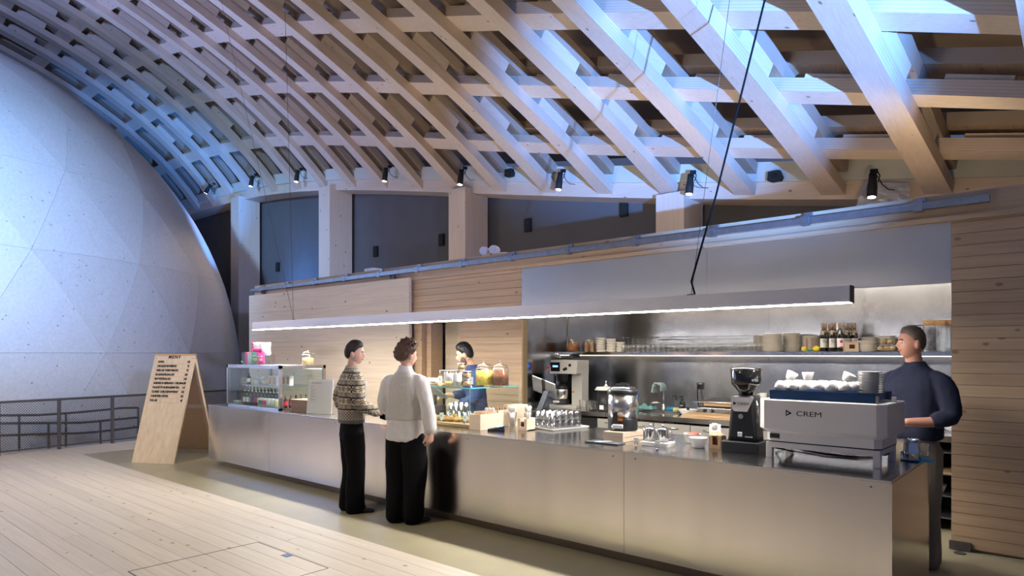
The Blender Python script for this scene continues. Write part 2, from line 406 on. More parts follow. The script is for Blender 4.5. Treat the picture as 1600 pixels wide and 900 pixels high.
# the deck above the grid
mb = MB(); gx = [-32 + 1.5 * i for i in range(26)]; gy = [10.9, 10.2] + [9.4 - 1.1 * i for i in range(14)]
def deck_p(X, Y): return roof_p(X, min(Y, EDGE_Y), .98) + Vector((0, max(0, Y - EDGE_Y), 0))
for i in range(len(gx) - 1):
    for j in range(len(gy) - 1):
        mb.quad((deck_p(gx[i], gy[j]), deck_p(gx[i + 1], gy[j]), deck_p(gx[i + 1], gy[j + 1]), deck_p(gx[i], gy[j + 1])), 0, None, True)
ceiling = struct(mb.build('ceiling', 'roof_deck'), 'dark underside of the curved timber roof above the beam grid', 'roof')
ys = [EDGE_Y - .45 * i for i in range(33)]
for X in AX:
    sweep_beam('beam', [(X - BW / 2, y) for y in ys], 0, LAY[0], LAY[1], BW, ceiling)
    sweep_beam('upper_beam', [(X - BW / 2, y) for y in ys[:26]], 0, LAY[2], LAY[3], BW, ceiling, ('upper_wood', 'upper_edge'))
xs = [4.0 - .65 * i for i in range(55)]
for k in range(9):
    sweep_beam('cross_beam', [(X, cross_y(k, X)) for X in xs], 1, LAY[1], LAY[2], BW, ceiling, ('spruce_x', 'lvl_edge'))
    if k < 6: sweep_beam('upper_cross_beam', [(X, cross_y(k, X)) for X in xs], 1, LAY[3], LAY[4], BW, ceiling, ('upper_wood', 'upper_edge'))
def block(X, Y, along, ln, h0, h1, wd):
    n, tx, ty = roof_n(X, Y); d, wv = (ty, tx) if along == 1 else (tx, ty); p = Vector((X, Y, roof_z(X, Y)))
    MB().hexa([p + wv * (a * wd / 2) + d * (b * ln / 2) + n * h for h in (h0, h1) for a, b in ((-1, -1), (1, -1), (1, 1), (-1, 1))]).build('spacer_block', 'spruce_y', ceiling)
for X in AX[1:20]:
    for k in range(4):
        a, b = cross_y(k, X), cross_y(k + 1, X); block(X - BW / 2, (a + b) / 2 - .06, 1, (a - b) * .50, LAY[1], LAY[2], BW * .96)
for X in AX[1:12]:
    for k in range(4): block(X - BW / 2 + .62, cross_y(k, X + .5), 0, .55, LAY[2], LAY[2] + .07, BW * .6)

# ---------------------------------------------------------------- back of the hall: edge beam, columns, grey wall
def along_edge(name, ya, yb, za, zb, m, parent=None):
    mb = MB(); X = 4.0; R = []
    while X > -31:
        e = edge_z(X); R.append([(X, ya, e + za), (X, yb, e + za), (X, yb, e + zb), (X, ya, e + zb)]); X -= .8
    mb.rings(R, 0, True, False); return mb.build(name, m, parent)
eb = struct(along_edge('trim_1', 10.2, 10.8, -.06, .22, 'spruce_x'), 'curved timber edge beam carrying the lower ends of the roof beams', 'edge beam')
ep = struct(along_edge('trim_2', 10.14, 10.24, .20, .50, 'edge_paint'), 'pale painted board running above the timber edge beam', 'edge board')
colx = [-.2, -5.23, -10.27, -15.3, -20.25]
near = ['the plank-clad end wall', 'the black pendant cable', 'the two white floodlights on the cafe roof', 'the loose white box on the cafe roof', 'the dome']
for X, nn in zip(colx, near):
    e = edge_z(X); c = MB().b2(X - .255, X + .255, 10.0, 10.7, 0, e + .0).build('column', 'spruce_z', None)
    tag(c, 'square timber column under the roof edge near ' + nn, 'column', 'timber columns along the back wall'); c['kind'] = 'structure'
mb = MB(); X = 4.0; R = []
while X > -31:
    e = edge_z(X); mb.quad(((X, 10.82, -.5), (X - .8, 10.82, -.5), (X - .8, 10.82, edge_z(X - .8) + .3), (X, 10.82, e + .3)), 0); X -= .8
wall_back = struct(mb.build('wall_back', 'grey_wall'), 'dark grey wall behind the timber columns', 'wall')
for (px, py, nn) in ((975, 327, 'closest to the edge beam'), (825, 352, 'between the floodlights and the wide column'), (690, 375, 'just beside the middle column'), (587, 393, 'above the loose white box'), (434, 417, 'in the blue-lit bay')):
    p = at_y(px, py, 10.78); o = MB().box((0, 0, 0), (.16, .06, .28)).box((0, -.03, 0), (.12, .02, .24)).build('wall_box', 'black_matte', None, .006, p)
    tag(o, 'small black box on the grey back wall ' + nn, 'wall box', 'black boxes on the grey wall')

# ---------------------------------------------------------------- floors
resin = MB().b2(-12.4, 6, 3.56, 8.7, -.25, -.002).build('floor', 'resin_floor'); struct(resin, 'smooth olive resin floor along the cafe counter', 'floor')
fl = MB().b2(-13.62, 6, -8, 3.56, -.25, -.03).b2(-13.62, -12.4, 3.56, 10, -.25, -.03).build('floor_timber', 'plinth'); struct(fl, 'pale timber plank floor of the hall', 'floor')
PW = .158; rows = 0; y = 3.56
while y > -6.5:
    x = 4.5 - random.random() * 3
    first = True
    while x > -13.6:
        ln = random.uniform(4.4, 6.0); x0 = max(-13.6, x - ln)
        if x - x0 < .3: break
        g = .0022
        MB().b2(x0 + g, (5 if first else x) - g, y - PW + g, y - g, -.03, 0).build('plank', 'floor_plank', fl); x = x0; first = False
    y -= PW; rows += 1
y = 3.56
while y < 9.6:
    MB().b2(-13.6, -12.402, y + .0022, y + PW - .0022, -.03, 0).build('plank', 'floor_plank', fl); y += PW
# floor hatch outlines and sticker
h1, h2, h3 = at_z(403, 847, 0), at_z(516, 887, 0), at_z(200, 893, 0)
hb = MB(); yy, xa, xb = h1.y, h1.x, h2.x; y2 = h3.y
for (x0, x1, ya, yb) in ((xa, xb, yy - .005, yy + .005), (xa - .005, xa + .005, y2, yy), (xb - .005, xb + .005, y2, yy), (xa, xb, y2 - .005, y2 + .005)):
    hb.b2(x0, x1, ya, yb, -.001, .0012)
tag(hb.build('hatch_frame', 'wire'), 'thin metal outline of a hatch let into the plank floor', 'floor hatch')
s = at_z(449, 868, 0)
st = MB().b2(-.045, .045, -.035, .035, 0, .0015).build('floor_sticker', 'label_blue', None, 0, (s.x, s.y, .001)); tag(st, 'small blue sticker on the plank floor inside the hatch', 'sticker')
text_obj('sticker_print', 'i', .05, (-.01, -.02, .0016), (0, 0, 0), 'paper', st)
low = MB().b2(-40, -13.62, -12, 12, -2.0, -1.6).build('floor_lower', 'resin_floor'); struct(low, 'lower hall floor around the foot of the dome', 'floor')

# ---------------------------------------------------------------- dome of triangular timber panels
DC, DR = Vector((-22.578, 1.513, .918)), 8.8
dome = thing('dome', 'huge dome of pale timber triangles behind the railing', 'dome', (DC.x, DC.y, -1.6))
EL = [-16.6, -7.7, 4.8, 17.3, 29.8, 42.3, 54.8, 66.5, 78]
def dpt(i, k):
    el = math.radians(EL[i]); az = math.radians((20.0 if i % 2 == 0 else 12.5) + 15 * k)
    if i % 2 == 0 and i > 0: pass
    return Vector((DR * math.cos(el) * math.cos(az), DR * math.cos(el) * math.sin(az), DR * math.sin(el)))
# ring 1 (-7.7) and ring 3 (17.3) sit half a step off the rings 2 and 4
def panel(a, b, c):
    cen = (a + b + c) / 3; q = [p + (cen - p).normalized() * .0045 for p in (a, b, c)]
    n = (b - a).cross(c - a).normalized()
    if n.dot(cen) < 0: q.reverse(); n = -n
    m = MB(); SUB = 5
    def sph(i, j):
        p = q[0] + (q[1] - q[0]) * (i / SUB) + (q[2] - q[0]) * (j / SUB)
        r = p.length; return p * ((.75 * DR + .25 * r) / r) if 1 else p
    for i in range(SUB):
        for j in range(SUB - i):
            m.quad((sph(i, j), sph(i + 1, j), sph(i, j + 1)), 0, None, True)
            if i + j < SUB - 1: m.quad((sph(i + 1, j), sph(i + 1, j + 1), sph(i, j + 1)), 0, None, True)
    for ed in ([(i, 0) for i in range(SUB + 1)], [(SUB - i, i) for i in range(SUB + 1)], [(0, SUB - i) for i in range(SUB + 1)]):
        for e0, e1 in zip(ed[:-1], ed[1:]):
            a0, a1 = sph(*e0), sph(*e1); m.quad((a0, a0 - n * .10, a1 - n * .10, a1), 0)
    o = m.build('panel', 'dome_wood', dome, 0, (0, 0, DC.z + 1.6)); return o
for i in range(len(EL) - 1):
    for k in range(24):
        az = 20 + 15 * k
        if 100 < az < 290: continue         # the far side of the dome faces away
        off = 0 if i % 2 == 0 else 1
        if i % 2 == 0:
            panel(dpt(i, k), dpt(i, k + 1), dpt(i + 1, k + 1)); panel(dpt(i + 1, k), dpt(i + 1, k + 1), dpt(i, k))
        else:
            panel(dpt(i, k), dpt(i, k + 1), dpt(i + 1, k)); panel(dpt(i + 1, k), dpt(i + 1, k + 1), dpt(i, k + 1))
capm = MB(); top = Vector((0, 0, DR))
for k in range(24): capm.quad((dpt(8, k), dpt(8, k + 1), top), 0, None, True)
capm.build('panel_cap', 'dome_wood', dome, 0, (0, 0, DC.z + 1.6))

# ---------------------------------------------------------------- railings by the dome
def rail_pt(Y): return Vector((-13.2 - .17 * (Y - 2.6), Y, 0))
rail = thing('railing', 'dark steel railing with diamond mesh at the edge of the plank floor', 'railing', (0, 0, 0))
py = [.0 + .872 * i for i in range(11)]
pm = None
for i, Y in enumerate(py):
    p = rail_pt(Y)
    MB().box((p.x, p.y, .42), (.035, .05, .86)).build('post', 'dark_metal', rail)
a, b = rail_pt(py[0]), rail_pt(py[-1])
MB().tube([a + Vector((0, 0, .86)), b + Vector((0, 0, .86))], .02, 8).build('top_rail', 'dark_metal', rail)
MB().tube([a + Vector((0, 0, .06)), b + Vector((0, 0, .06))], .012, 8).build('bottom_rail', 'dark_metal', rail)
mb = MB(); W, Hh, c = .872, .78, .042
u = -Hh
while u < W:
    for sg in (1, -1):
        a0, a1 = max(0, u), min(W, u + Hh); z0, z1 = a0 - u, a1 - u
        if sg < 0: a0, a1 = W - a0, W - a1
        mb.tube([(0, a0, z0), (0, a1, z1)], .0035, 3, 0, False, False)
    u += c
mesh_me = mb.mesh('mesh_panel'); mesh_me.materials.append(MATS['dark_metal'])
ang = math.atan2(-(-.17), 1)
for i in range(len(py) - 1):
    p = rail_pt(py[i]); o = piece(mesh_me, 'mesh_panel', rail, (p.x, p.y, .065), (0, 0, math.atan(.17)))
ramp = thing('handrail', 'low curved double handrail of the ramp behind the mesh railing', 'handrail', (0, 0, 0))
def at_ramp(px, pyy, off):
    r = ray(px, pyy); a_ = -13.2 + .17 * 2.6 - .25 - off; return EY + r * (a_ / (r.x + .17 * r.y))
def curve_pts(lst, off): return [at_ramp(px, pyy, off) for px, pyy in lst]
MB().tube(curve_pts([(0, 649), (60, 648.5), (84, 647), (125, 644), (166, 640), (190, 637.5), (216, 637)], .15), .02, 8).build('upper_rail', 'dark_metal', ramp)
MB().tube(curve_pts([(0, 661.5), (80, 661), (125, 660.5), (150, 658.5), (185, 655), (216, 652)], .05), .02, 8).build('middle_rail', 'dark_metal', ramp)
MB().tube(curve_pts([(0, 680.5), (75, 678), (120, 677), (150, 675), (185, 671), (216, 667)], .05), .02, 8).build('lower_rail', 'dark_metal', ramp)
for (px, y0, off) in ((30, 650, .15), (76, 661, .05), (103, 646, .15), (157, 658, .05), (216, 637, .15)):
    p = at_ramp(px, y0, off); MB().tube([(p.x, p.y, p.z), (p.x, p.y, -1.6)], .018, 8).build('post', 'dark_metal', ramp)

# ---------------------------------------------------------------- cafe building: clad shed with a steel niche
WY = 6.66                                   # front plane of the cladding
NX0, NX1, NY = -5.62, -.87, 8.45
NXL = -5.95                                 # the niche widens behind the clad wall            # the steel niche
BX0 = -12.64
PH = .0975
me_cache = {}
def cladding(parent, x0, x1, z0, z1, y=WY, th=.03):
    z = z0
    while z < z1 - .01:
        zz = min(z + PH, z1); MB().b2(x0, x1, y, y + th, z + .0018, zz - .0018).build('plank', 'cladding', parent); z = zz
wf = MB().b2(NX1, 5, WY + .03, WY + .12, 0, 2.76).build('wall_right', 'plinth'); struct(wf, 'plank-clad shed wall beyond the end of the counter', 'wall')
cladding(wf, NX1, 5, .02, 2.764)
wl = MB().b2(-6.78, NX0, WY + .03, WY + .12, 0, 2.76).b2(-7.9, -6.78, WY + .03, WY + .12, 2.12, 2.76).build('wall_left', 'plinth'); struct(wl, 'plank-clad shed wall between the doorway and the steel niche', 'wall')
cladding(wl, -6.78, NX0, .02, 2.13); cladding(wl, -7.9, NX0, 2.13, 2.764)
box = MB().b2(BX0, -7.9, WY + .04, WY + .14, 0, 2.80).b2(BX0, BX0 + .1, WY + .14, 9.6, 0, 2.80).b2(BX0, 5, 9.5, 9.6, 0, 2.8).build('wall_shed', 'clt_panel'); struct(box, 'timber wall of the cafe shed behind the sliding panel', 'wall')
rf = MB().b2(BX0, 5, WY + .2, 9.6, 2.80, 2.86).build('shed_roof', 'clt_panel'); struct(rf, 'flat timber roof of the cafe shed', 'roof')
hd = MB().b2(BX0, 5, WY - .0, WY + .2, 2.764, 3.0).build('header_beam', 'header_wood'); struct(hd, 'long timber header beam over the cafe front', 'beam')
MB().b2(-8, 5, WY - .035, WY, 2.764, 2.812).build('lower_strip', 'header_wood', hd)
# doorway: jamb, inner timber, door leaf and the room behind
jamb = MB().b2(-7.80, -7.62, WY + .02, WY + .30, 0, 2.13).build('door_frame', 'header_wood'); struct(jamb, 'timber jamb boards of the doorway beside the barista', 'door frame')
MB().b2(-7.60, -7.50, WY + .10, WY + .34, 0, 2.13).build('stop_board', 'header_wood', jamb)
door = MB().b2(-7.45, -7.02, WY + .35, WY + .41, 0, 2.13).build('door_1', 'clt_panel'); struct(door, 'pale timber door standing partly open behind the barista', 'door')
MB().tube([(-7.06, WY + .33, 1.02), (-7.06, WY + .30, 1.02), (-7.18, WY + .30, 1.02)], .01, 8).build('door_handle', 'chrome', door)
struct(MB().b2(NXL - .12, NXL - .06, WY + .13, 9.0, 0, 2.7).build('wall_store_side', 'grey_wall'), 'dim side wall of the store room behind the steel niche', 'wall')
inner = MB().b2(-8.0, NXL - .13, 9.0, 9.06, 0, 2.7).build('wall_store', 'grey_wall'); struct(inner, 'dim grey back wall of the store room seen through the doorway', 'wall')
shelf = thing('storage_rack', 'metal storage rack in the dim store room behind the doorway', 'rack', (-6.95, 7.95, 0))
for z in (.5, 1.0, 1.5, 1.83): MB().box((0, 0, z), (1.0, .4, .03)).build('shelf', 'zinc', shelf)
for sx in (-.48, .48):
    for sy in (-.18, .18): MB().box((sx, sy, 1.0), (.03, .03, 2.0)).build('post', 'zinc', shelf)
# sliding panel on its rail
sl = thing('sliding_door', 'tall pale timber sliding panel hung from the steel rail', 'sliding door', (-10.2, WY - .06, 0))
MB().b2(BX0 + 10.2 - .02, -7.76 + 10.2, -.05, .0, .03, 2.80).build('door_panel', 'clt_panel', sl)
for z in (.62, 1.24, 1.86, 2.44): MB().b2(BX0 + 10.2 - .02, -7.76 + 10.2, -.0512, -.05, z, z + .003).build('joint', 'tray_wood', sl)
rl = thing('sliding_rail', 'galvanised steel track with brackets along the header beam', 'rail', (0, WY - .06, 2.91))
MB().b2(BX0 - .02, -.60, -.03, .03, -.03, .03).build('track', 'zinc', rl)
bme = MB().box((0, 0, 0), (.07, .075, .085)).box((.02, .02, .06), (.07, .035, .04)).mesh('bracket'); bme.materials.append(MATS['zinc'])
x = -1.1
while x > BX0: piece(bme, 'bracket', rl, (x, 0, 0)); x -= .93
hme = MB().box((0, 0, -.05), (.10, .03, .05)).lathe([(.02, -.02), (.02, .02)], (-.04, -.01, -.02), 10).lathe([(.02, -.02), (.02, .02)], (.04, -.01, -.02), 10).mesh('hanger'); hme.materials.append(MATS['wire'])
for x in (-12.2, -8.2): piece(hme, 'hanger', rl, (x, 0, -.03))
# steel niche
nb = MB(); n = 4
nw = MB().b2(NXL, NX1, NY + .004, NY + .08, 0, 2.78).build('wall_niche', 'steel_plain'); struct(nw, 'brushed steel back wall of the cafe niche', 'wall')
seams = [NXL, -4.36, -3.04, -1.95, NX1]
for i in range(4): MB().b2(seams[i] + .0015, seams[i + 1] - .0015, NY - .004, NY + .004, .85, 2.78).build('steel_sheet', 'steel_wall', nw)
MB().b2(NXL - .05, NXL, WY + .125, NY, 0, 2.76).build('side_sheet', 'steel_wall', nw); MB().b2(NX1, NX1 + .05, WY + .12, NY, 0, 2.76).build('side_sheet', 'steel_wall', nw)
MB().b2(NXL, NX1, WY + .125, NY, 2.74, 2.79).build('ceiling_sheet', 'steel_plain', nw)
MB().b2(NX0 + .1, NX1 - .1, WY + .16, WY + .22, 2.728, 2.739).build('light_strip', 'led_niche', nw)  # added glowing strip, unseen behind the fascia, brightens the shelf things
fa = MB().b2(NX0, NX1, WY + .03, WY + .05, 2.247, 2.764).build('fascia', 'steel_plain'); struct(fa, 'steel fascia above the opening of the cafe niche', 'fascia')
for x0, x1 in ((NX0, -3.05), (-3.05, NX1)): MB().b2(x0 + .001, x1 - .001, WY + .0, WY + .03, 2.247, 2.762).build('steel_sheet', 'steel_fascia', fa)
MB().b2(NX0 + .1, NX1 - .05, WY + .055, WY + .075, 2.30, 2.32).build('light_strip', 'led_amber', fa)
# shelf
SZ = 1.668; SY0 = 7.80
sh = thing('wall_shelf', 'long steel shelf across the back of the niche with a light strip below', 'shelf', (0, NY, SZ))
MB().b2(NXL + .01, NX1 - .005, SY0 - NY, -.006, -.045, 0).build('board', 'steel_top', sh)
MB().b2(NXL + .1, NX1 - .05, SY0 - NY + .005, SY0 - NY + .02, -.052, -.0455).build('light_strip', 'led_warm', sh)
tag(MB().lathe([(.014, 0), (.014, 2.74 - SZ)], (0, 0, 0), 12).build('shelf_pole', 'steel_plain', None, 0, (-5.74, 7.84, SZ)), 'thin steel pole from the shelf up to the niche ceiling', 'pole')
# back worktop and base units
WT, WY0 = .893, 7.16
wt = thing('worktop', 'long steel worktop along the back of the niche', 'worktop', (0, WY0, WT))
MB().b2(NXL + .002, -4.47, 0, NY - WY0 - .006, -.03, 0).b2(-3.83, NX1 - .004, 0, NY - WY0 - .006, -.03, 0).b2(-4.47, -3.83, 0, .28, -.03, 0).b2(-4.47, -3.83, .72, NY - WY0 - .006, -.03, 0).build('slab', 'steel_top', wt)
MB().b2(NXL + .002, NX1 - .004, -.004, .012, -.055, -.001).build('front_edge', 'steel_plain', wt)
ux = [NXL + .01, -4.80, -3.98, -3.02, -2.06, -1.28]
unit_lab = ['below the coffee brewer, open and dark', 'below the drip coffee jug', 'below the sink', 'below the cutting board', 'below the contact grill']
for i in range(5):
    x0, x1 = ux[i] + .004, ux[i + 1] - .004
    u = thing('base_unit', 'grey base unit ' + unit_lab[i], 'cabinet', ((x0 + x1) / 2, WY0 + .03, 0), 0, 'base units under the back worktop'); hw = (x1 - x0) / 2
    MB().b2(-hw, hw, .03, .62, .10, .70 if i in (1, 2) else WT - .05).build('body', 'black_matte' if i == 0 else 'unit_grey', u); MB().b2(-hw, hw, .08, .6, 0, .10).build('kick', 'black_matte', u)  # the solid black body paints the shade inside the open unit
    if i == 0: continue
    mid = 0
    for (a, b) in ((-hw, mid), (mid, hw)):
        d = MB().b2(a + .004, b - .004, .01, .03, .12, WT - .085).build('door', 'unit_grey', u)
        MB().tube([((a + b) / 2 - .07, .005, WT - .13), ((a + b) / 2 - .07, -.02, WT - .13), ((a + b) / 2 + .07, -.02, WT - .13), ((a + b) / 2 + .07, .005, WT - .13)], .006, 6).build('handle', 'steel_plain', d)
# open tray rack at the right end below the worktop
tr = thing('tray_rack', 'open dark rack of baking trays under the end of the worktop', 'rack', (-1.08, WY0 + .3, 0))
for z in (.14, .34, .54, .74): MB().b2(-.19, .19, -.26, .3, z - .008, z).build('tray_shelf', 'zinc', tr)
for sx in (-.18, .18): MB().b2(sx - .012, sx + .012, -.26, .3, 0, .83).build('side', 'dark_metal', tr)
MB().b2(-.19, .19, .28, .3, 0, .84).build('back', 'black_matte', tr)
tag(MB().lathe([(.10, 0), (.12, .07), (.125, .075), (.115, .07), (.095, .01)], (0, 0, 0), 18).build('mixing_bowl', 'stoneware', None, 0, (-1.12, WY0 + .2, .34)), 'beige bowl standing in the open tray rack', 'bowl')
p_ = MB().b2(-.15, .15, -.2, .2, 0, .012).build('baking_tray', 'board_wood', None, 0, (-1.08, WY0 + .26, .54)); tag(p_, 'wooden tray lying on a level of the open rack', 'tray')
crumple = MB()
for i in range(7):
    a = random.random() * 6; crumple.ball((.10 * math.cos(a), .10 * math.sin(a), .03 + .01 * i), (.10, .08, .03), 8, 0, 5, Matrix.Rotation(a, 3, 'Z') @ Matrix.Rotation(.5 * math.sin(a * 2), 3, 'X'))
tag(crumple.build('paper_towel', 'paper', None, 0, (-1.05, WY0 + .5, WT)), 'crumpled white paper towel at the end of the worktop', 'paper')

# ---------------------------------------------------------------- service counter
CX0, CX1, CY0, CY1, CT = -9.84, -.88, 4.46, 5.70, .89
ct = thing('service_counter', 'long brushed steel cafe counter with a recessed dark plinth', 'counter', ((CX0 + CX1) / 2, (CY0 + CY1) / 2, 0)); ox, oy = (CX0 + CX1) / 2, (CY0 + CY1) / 2
MB().b2(CX0 - ox, CX1 - ox, CY0 - .012 - oy, CY1 - oy, CT - .014, CT).build('top', 'steel_top', ct, .002)
MB().b2(CX0 + .02 - ox, CX1 - .015 - ox, CY0 + .014 - oy, CY1 - .03 - oy, .10, CT - .014).build('carcass', 'steel_plain', ct)
MB().b2(CX0 + .28 - ox, CX1 - .05 - ox, CY0 + .10 - oy, CY1 - .12 - oy, 0, .10).build('plinth', 'plinth', ct)
sx = [CX0, at_y(420, 650, CY0).x, at_y(560, 700, CY0).x - .35, at_y(719, 700, CY0).x, at_y(975, 780, CY0).x, CX1 - .012]
for i in range(5):
    pn = MB().b2(sx[i] + .0015 - ox, sx[i + 1] - .0015 - ox, CY0 - oy, CY0 + .014 - oy, .095, CT - .017).build('front_panel', 'steel_front', ct)
    sc = MB()
    for xx in (sx[i] + .10, sx[i + 1] - .10): sc.box((xx - ox, CY0 - .001 - oy, CT - .05), (.009, .004, .009))
    sc.build('screw', 'wire', pn)
MB().b2(CX1 - .015 - ox, CX1 - ox, CY0 + .002 - oy, CY1 - .02 - oy, .02, CT - .017).build('end_panel', 'steel_front', ct)
MB().b2(CX0 - ox, CX0 + .014 - ox, CY0 + .002 - oy, CY1 - .02 - oy, .095, CT - .017).build('end_panel', 'steel_front', ct)

# ---------------------------------------------------------------- long pendant lamp over the counter
LY, LX0, LX1, LZ0, LZ1 = 5.05, -9.58, -1.245, 2.003, 2.122
lamp = thing('linear_pendant', 'long slim grey pendant lamp hanging above the whole counter', 'lamp', ((LX0 + LX1) / 2, LY, LZ0)); lx = (LX1 - LX0) / 2
MB().b2(-lx, lx, -.05, .05, .0045, LZ1 - LZ0).build('housing', 'lamp_bar', lamp)
MB().b2(-lx - .004, -lx, -.052, .052, .0, LZ1 - LZ0 + .002).b2(lx, lx + .004, -.052, .052, 0, LZ1 - LZ0 + .002).build('end_cap', 'dark_metal', lamp)
MB().b2(-lx + .01, lx - .01, -.0495, .0495, 0.0, .0044).build('diffuser', 'lamp_white', lamp)
def cable(name, lab, pts, r, m):
    o = MB().tube(pts, r, 6).build(name, m); tag(o, lab, 'cable'); return o
b1 = Vector((-8.49, LY, LZ1)); b2 = Vector((-2.447, LY, LZ1))
def roof_hit(px, py, Y):
    q = at_y(px, py, Y); return Vector((q.x, q.y, max(q.z, roof_z(q.x, q.y) + .05)))
for xx in (-8.49, -2.447): MB().box((xx - lamp.location.x, 0, LZ1 - LZ0 + .006), (.06, .03, .012)).build('cable_mount', 'dark_metal', lamp)
b1.z += .013; b2.z += .013
cable('suspension_wire', 'thin suspension wire slanting up from the far end of the pendant lamp', [b1, at_y(345, 0, 5.2), at_y(345, 0, 5.2) + (at_y(345, 0, 5.2) - b1) * .08], .0028, 'wire')
cable('suspension_wire', 'thin suspension wire rising almost straight from the far end of the pendant lamp', [b1, at_y(445, 0, 5.05), at_y(445, 0, 5.05) + Vector((0, 0, .5))], .0028, 'wire')
cable('suspension_wire', 'thin suspension wire beside the thick black cable of the pendant lamp', [b2, at_y(1140, 0, 5.05), at_y(1140, 0, 5.05) + (at_y(1140, 0, 5.05) - b2) * .15], .0022, 'wire')
q = at_y(1195, 0, 5.05)
cable('power_cable', 'thick black power cable with ties rising from the pendant lamp', [b2 + Vector((.03, 0, 0)), b2 + Vector((.0, 0, .10)), b2 + (q - b2) * .35, q, q + (q - b2) * .12], .008, 'cable_black')

# ---------------------------------------------------------------- spot heads and boxes on the edge board
spots = [(325, 295, 'half hidden beside the dome'), (393, 283, 'next along from the dome'), (464, 275, 'above the blue-lit bay'), (602, 273, 'above the loose white box'), (720, 277, 'above the floodlights'), (874, 283, 'between the two black ceiling boxes'), (1078, 288, 'above the column behind the black cable'), (1363, 290, 'in front of the plastic sheet')]
sp0 = thing('spotlight', 'x', 'spotlight', (0, 0, 0))
MB().lathe([(.055, -.16), (.062, -.158), (.062, -.02), (.05, .08), (.05, .16), (.02, .165)], (0, 0, 0), 16).build('barrel', 'black_matte', sp0)
MB().lathe([(.05, -.164), (.05, -.160)], (0, 0, 0), 16).build('lens', 'lens', sp0)
MB().tube([(.065, 0, .05), (.085, .02, .14), (.06, .06, .22), (.03, .10, .24)], .008, 6).box((.02, .10, .24), (.09, .05, .05)).build('bracket', 'black_matte', sp0)
MB().tube([(.05, .02, .15), (.12, .02, .02), (.20, .05, -.04), (.28, .10, -.03)], .006, 5).build('flex', 'cable_black', sp0)
for i, (px, py, nn) in enumerate(spots):
    p = at_y(px, py, 9.78); o = sp0 if i == 0 else copy_tree(sp0, None)
    o.location = p; o.scale = (1, 1, 1); o.rotation_euler = (math.radians(-8), math.radians(4 if i else 30), math.radians(20))
    o['label'] = 'black spotlight on the edge board ' + nn; o['group'] = 'spotlights along the roof edge'
    a = bpy.data.lights.new('spotlight_beam', 'SPOT'); a.energy = 120; a.color = WARM; a.spot_size = math.radians(70); a.spot_blend = .9; a.shadow_soft_size = .05
    ao = bpy.data.objects.new('spotlight_beam', a); COL.objects.link(ao); ao.location = (p.x, p.y - .05, p.z - .2)
    ao.rotation_euler = (Vector((p.x + .3, 6.2, 1.0)) - ao.location).to_track_quat('-Z', 'Y').to_euler()
for (px, py, nn) in ((797, 270, 'between the floodlights and the glass jars below'), (1212, 275, 'to the side of the plastic sheet')):
    p = at_y(px, py, 10.09); o = MB().prism([(-.11, -.06), (-.05, -.09), (.09, -.09), (.11, -.03), (.07, .07), (-.10, .07)], -.03, .05, 0, Matrix.Rotation(PI / 2, 3, 'X')).ball((0, -.06, -.01), .03, 10).build('junction_box', 'black_matte', None, 0, p)
    tag(o, 'flat black box on the pale edge board ' + nn, 'box', 'black boxes on the edge board')
# crumpled plastic sheet
mb = MB(); NU, NV = 26, 12; c0, c1, c2, c3 = at_y(1349, 285, 10.12), at_y(1422, 285, 10.12), at_y(1420, 316, 10.0), at_y(1338, 324, 10.0)
for i in range(NU):
    for j in range(NV):
        def P(i, j):
            a, b = i / NU, j / NV; q = (c0 * (1 - a) + c1 * a) * (1 - b) + (c3 * (1 - a) + c2 * a) * b
            nz = mnoise.noise(Vector((a * 5, b * 2.5, 0))) * .10 + abs(mnoise.noise(Vector((a * 9, b * 4, 3)))) * .06
            return q + Vector((0, -abs(nz) * (.2 + .6 * b), 0))
        mb.quad((P(i, j), P(i, j + 1), P(i + 1, j + 1), P(i + 1, j)), 0, None, True)
tag(mb.build('plastic_sheet', 'plastic_sheet'), 'crumpled translucent plastic sheet hanging under the edge board', 'plastic sheet')
# things lying on the shed roof
def flood(px, py, lab, s):
    p = at_y(px, py, 7.5); t = thing('floodlight', lab, 'floodlight', (p.x, p.y, 2.862), math.radians(25), 'floodlights on the cafe roof')
    zz = p.z - 2.862
    MB().lathe([(.07 * s, -.07), (.075 * s, 0), (.065 * s, .09)], (0, 0, 0), 14).build('head', 'white_plastic', t).rotation_euler = (PI / 2, 0, 0); t.children[0].location = (0, 0, zz)
    MB().b2(-.012, .012, -.03, .03, 0, max(.05, zz)).build('stand', 'zinc', t)
flood(758, 393, 'white round floodlight on the cafe roof next to its twin', 1.0); flood(773, 391, 'white round floodlight beside the white cable tray on the cafe roof', 1.0)
p = at_y(790, 397, 7.5); tag(MB().hexa([(-.08, -.05, 0), (.09, -.05, 0), (.09, .05, 0), (-.08, .05, 0), (-.09, -.05, max(.1, p.z - 2.83)), (.06, -.05, max(.08, p.z - 2.84)), (.06, .05, max(.08, p.z - 2.84)), (-.09, .05, max(.1, p.z - 2.83))]).build('roof_box', 'white_plastic', None, .006, (p.x, p.y, 2.861)), 'white tapered plastic box beside the floodlights on the cafe roof', 'box')
p = at_y(583, 424, 7.3); tag(MB().b2(-.13, .13, -.10, .10, 0, .30).b2(-.005, .005, -.102, -.10, .02, .28).build('loose_box', 'white_plastic', None, .012, (p.x, p.y, 2.861)), 'loose white box on the cafe roof above the sliding panel', 'box')
tag(MB().b2(-.075, .075, -.02, .01, -.035, .035).b2(-.05, -.02, -.026, -.02, -.012, .012).b2(.02, .05, -.026, -.02, -.012, .012).build('floor_socket', 'dark_metal', None, .003, (at_y(1500, 856, WY - .01).x, WY - .012, .04)), 'grey double socket at the foot of the clad wall', 'socket')
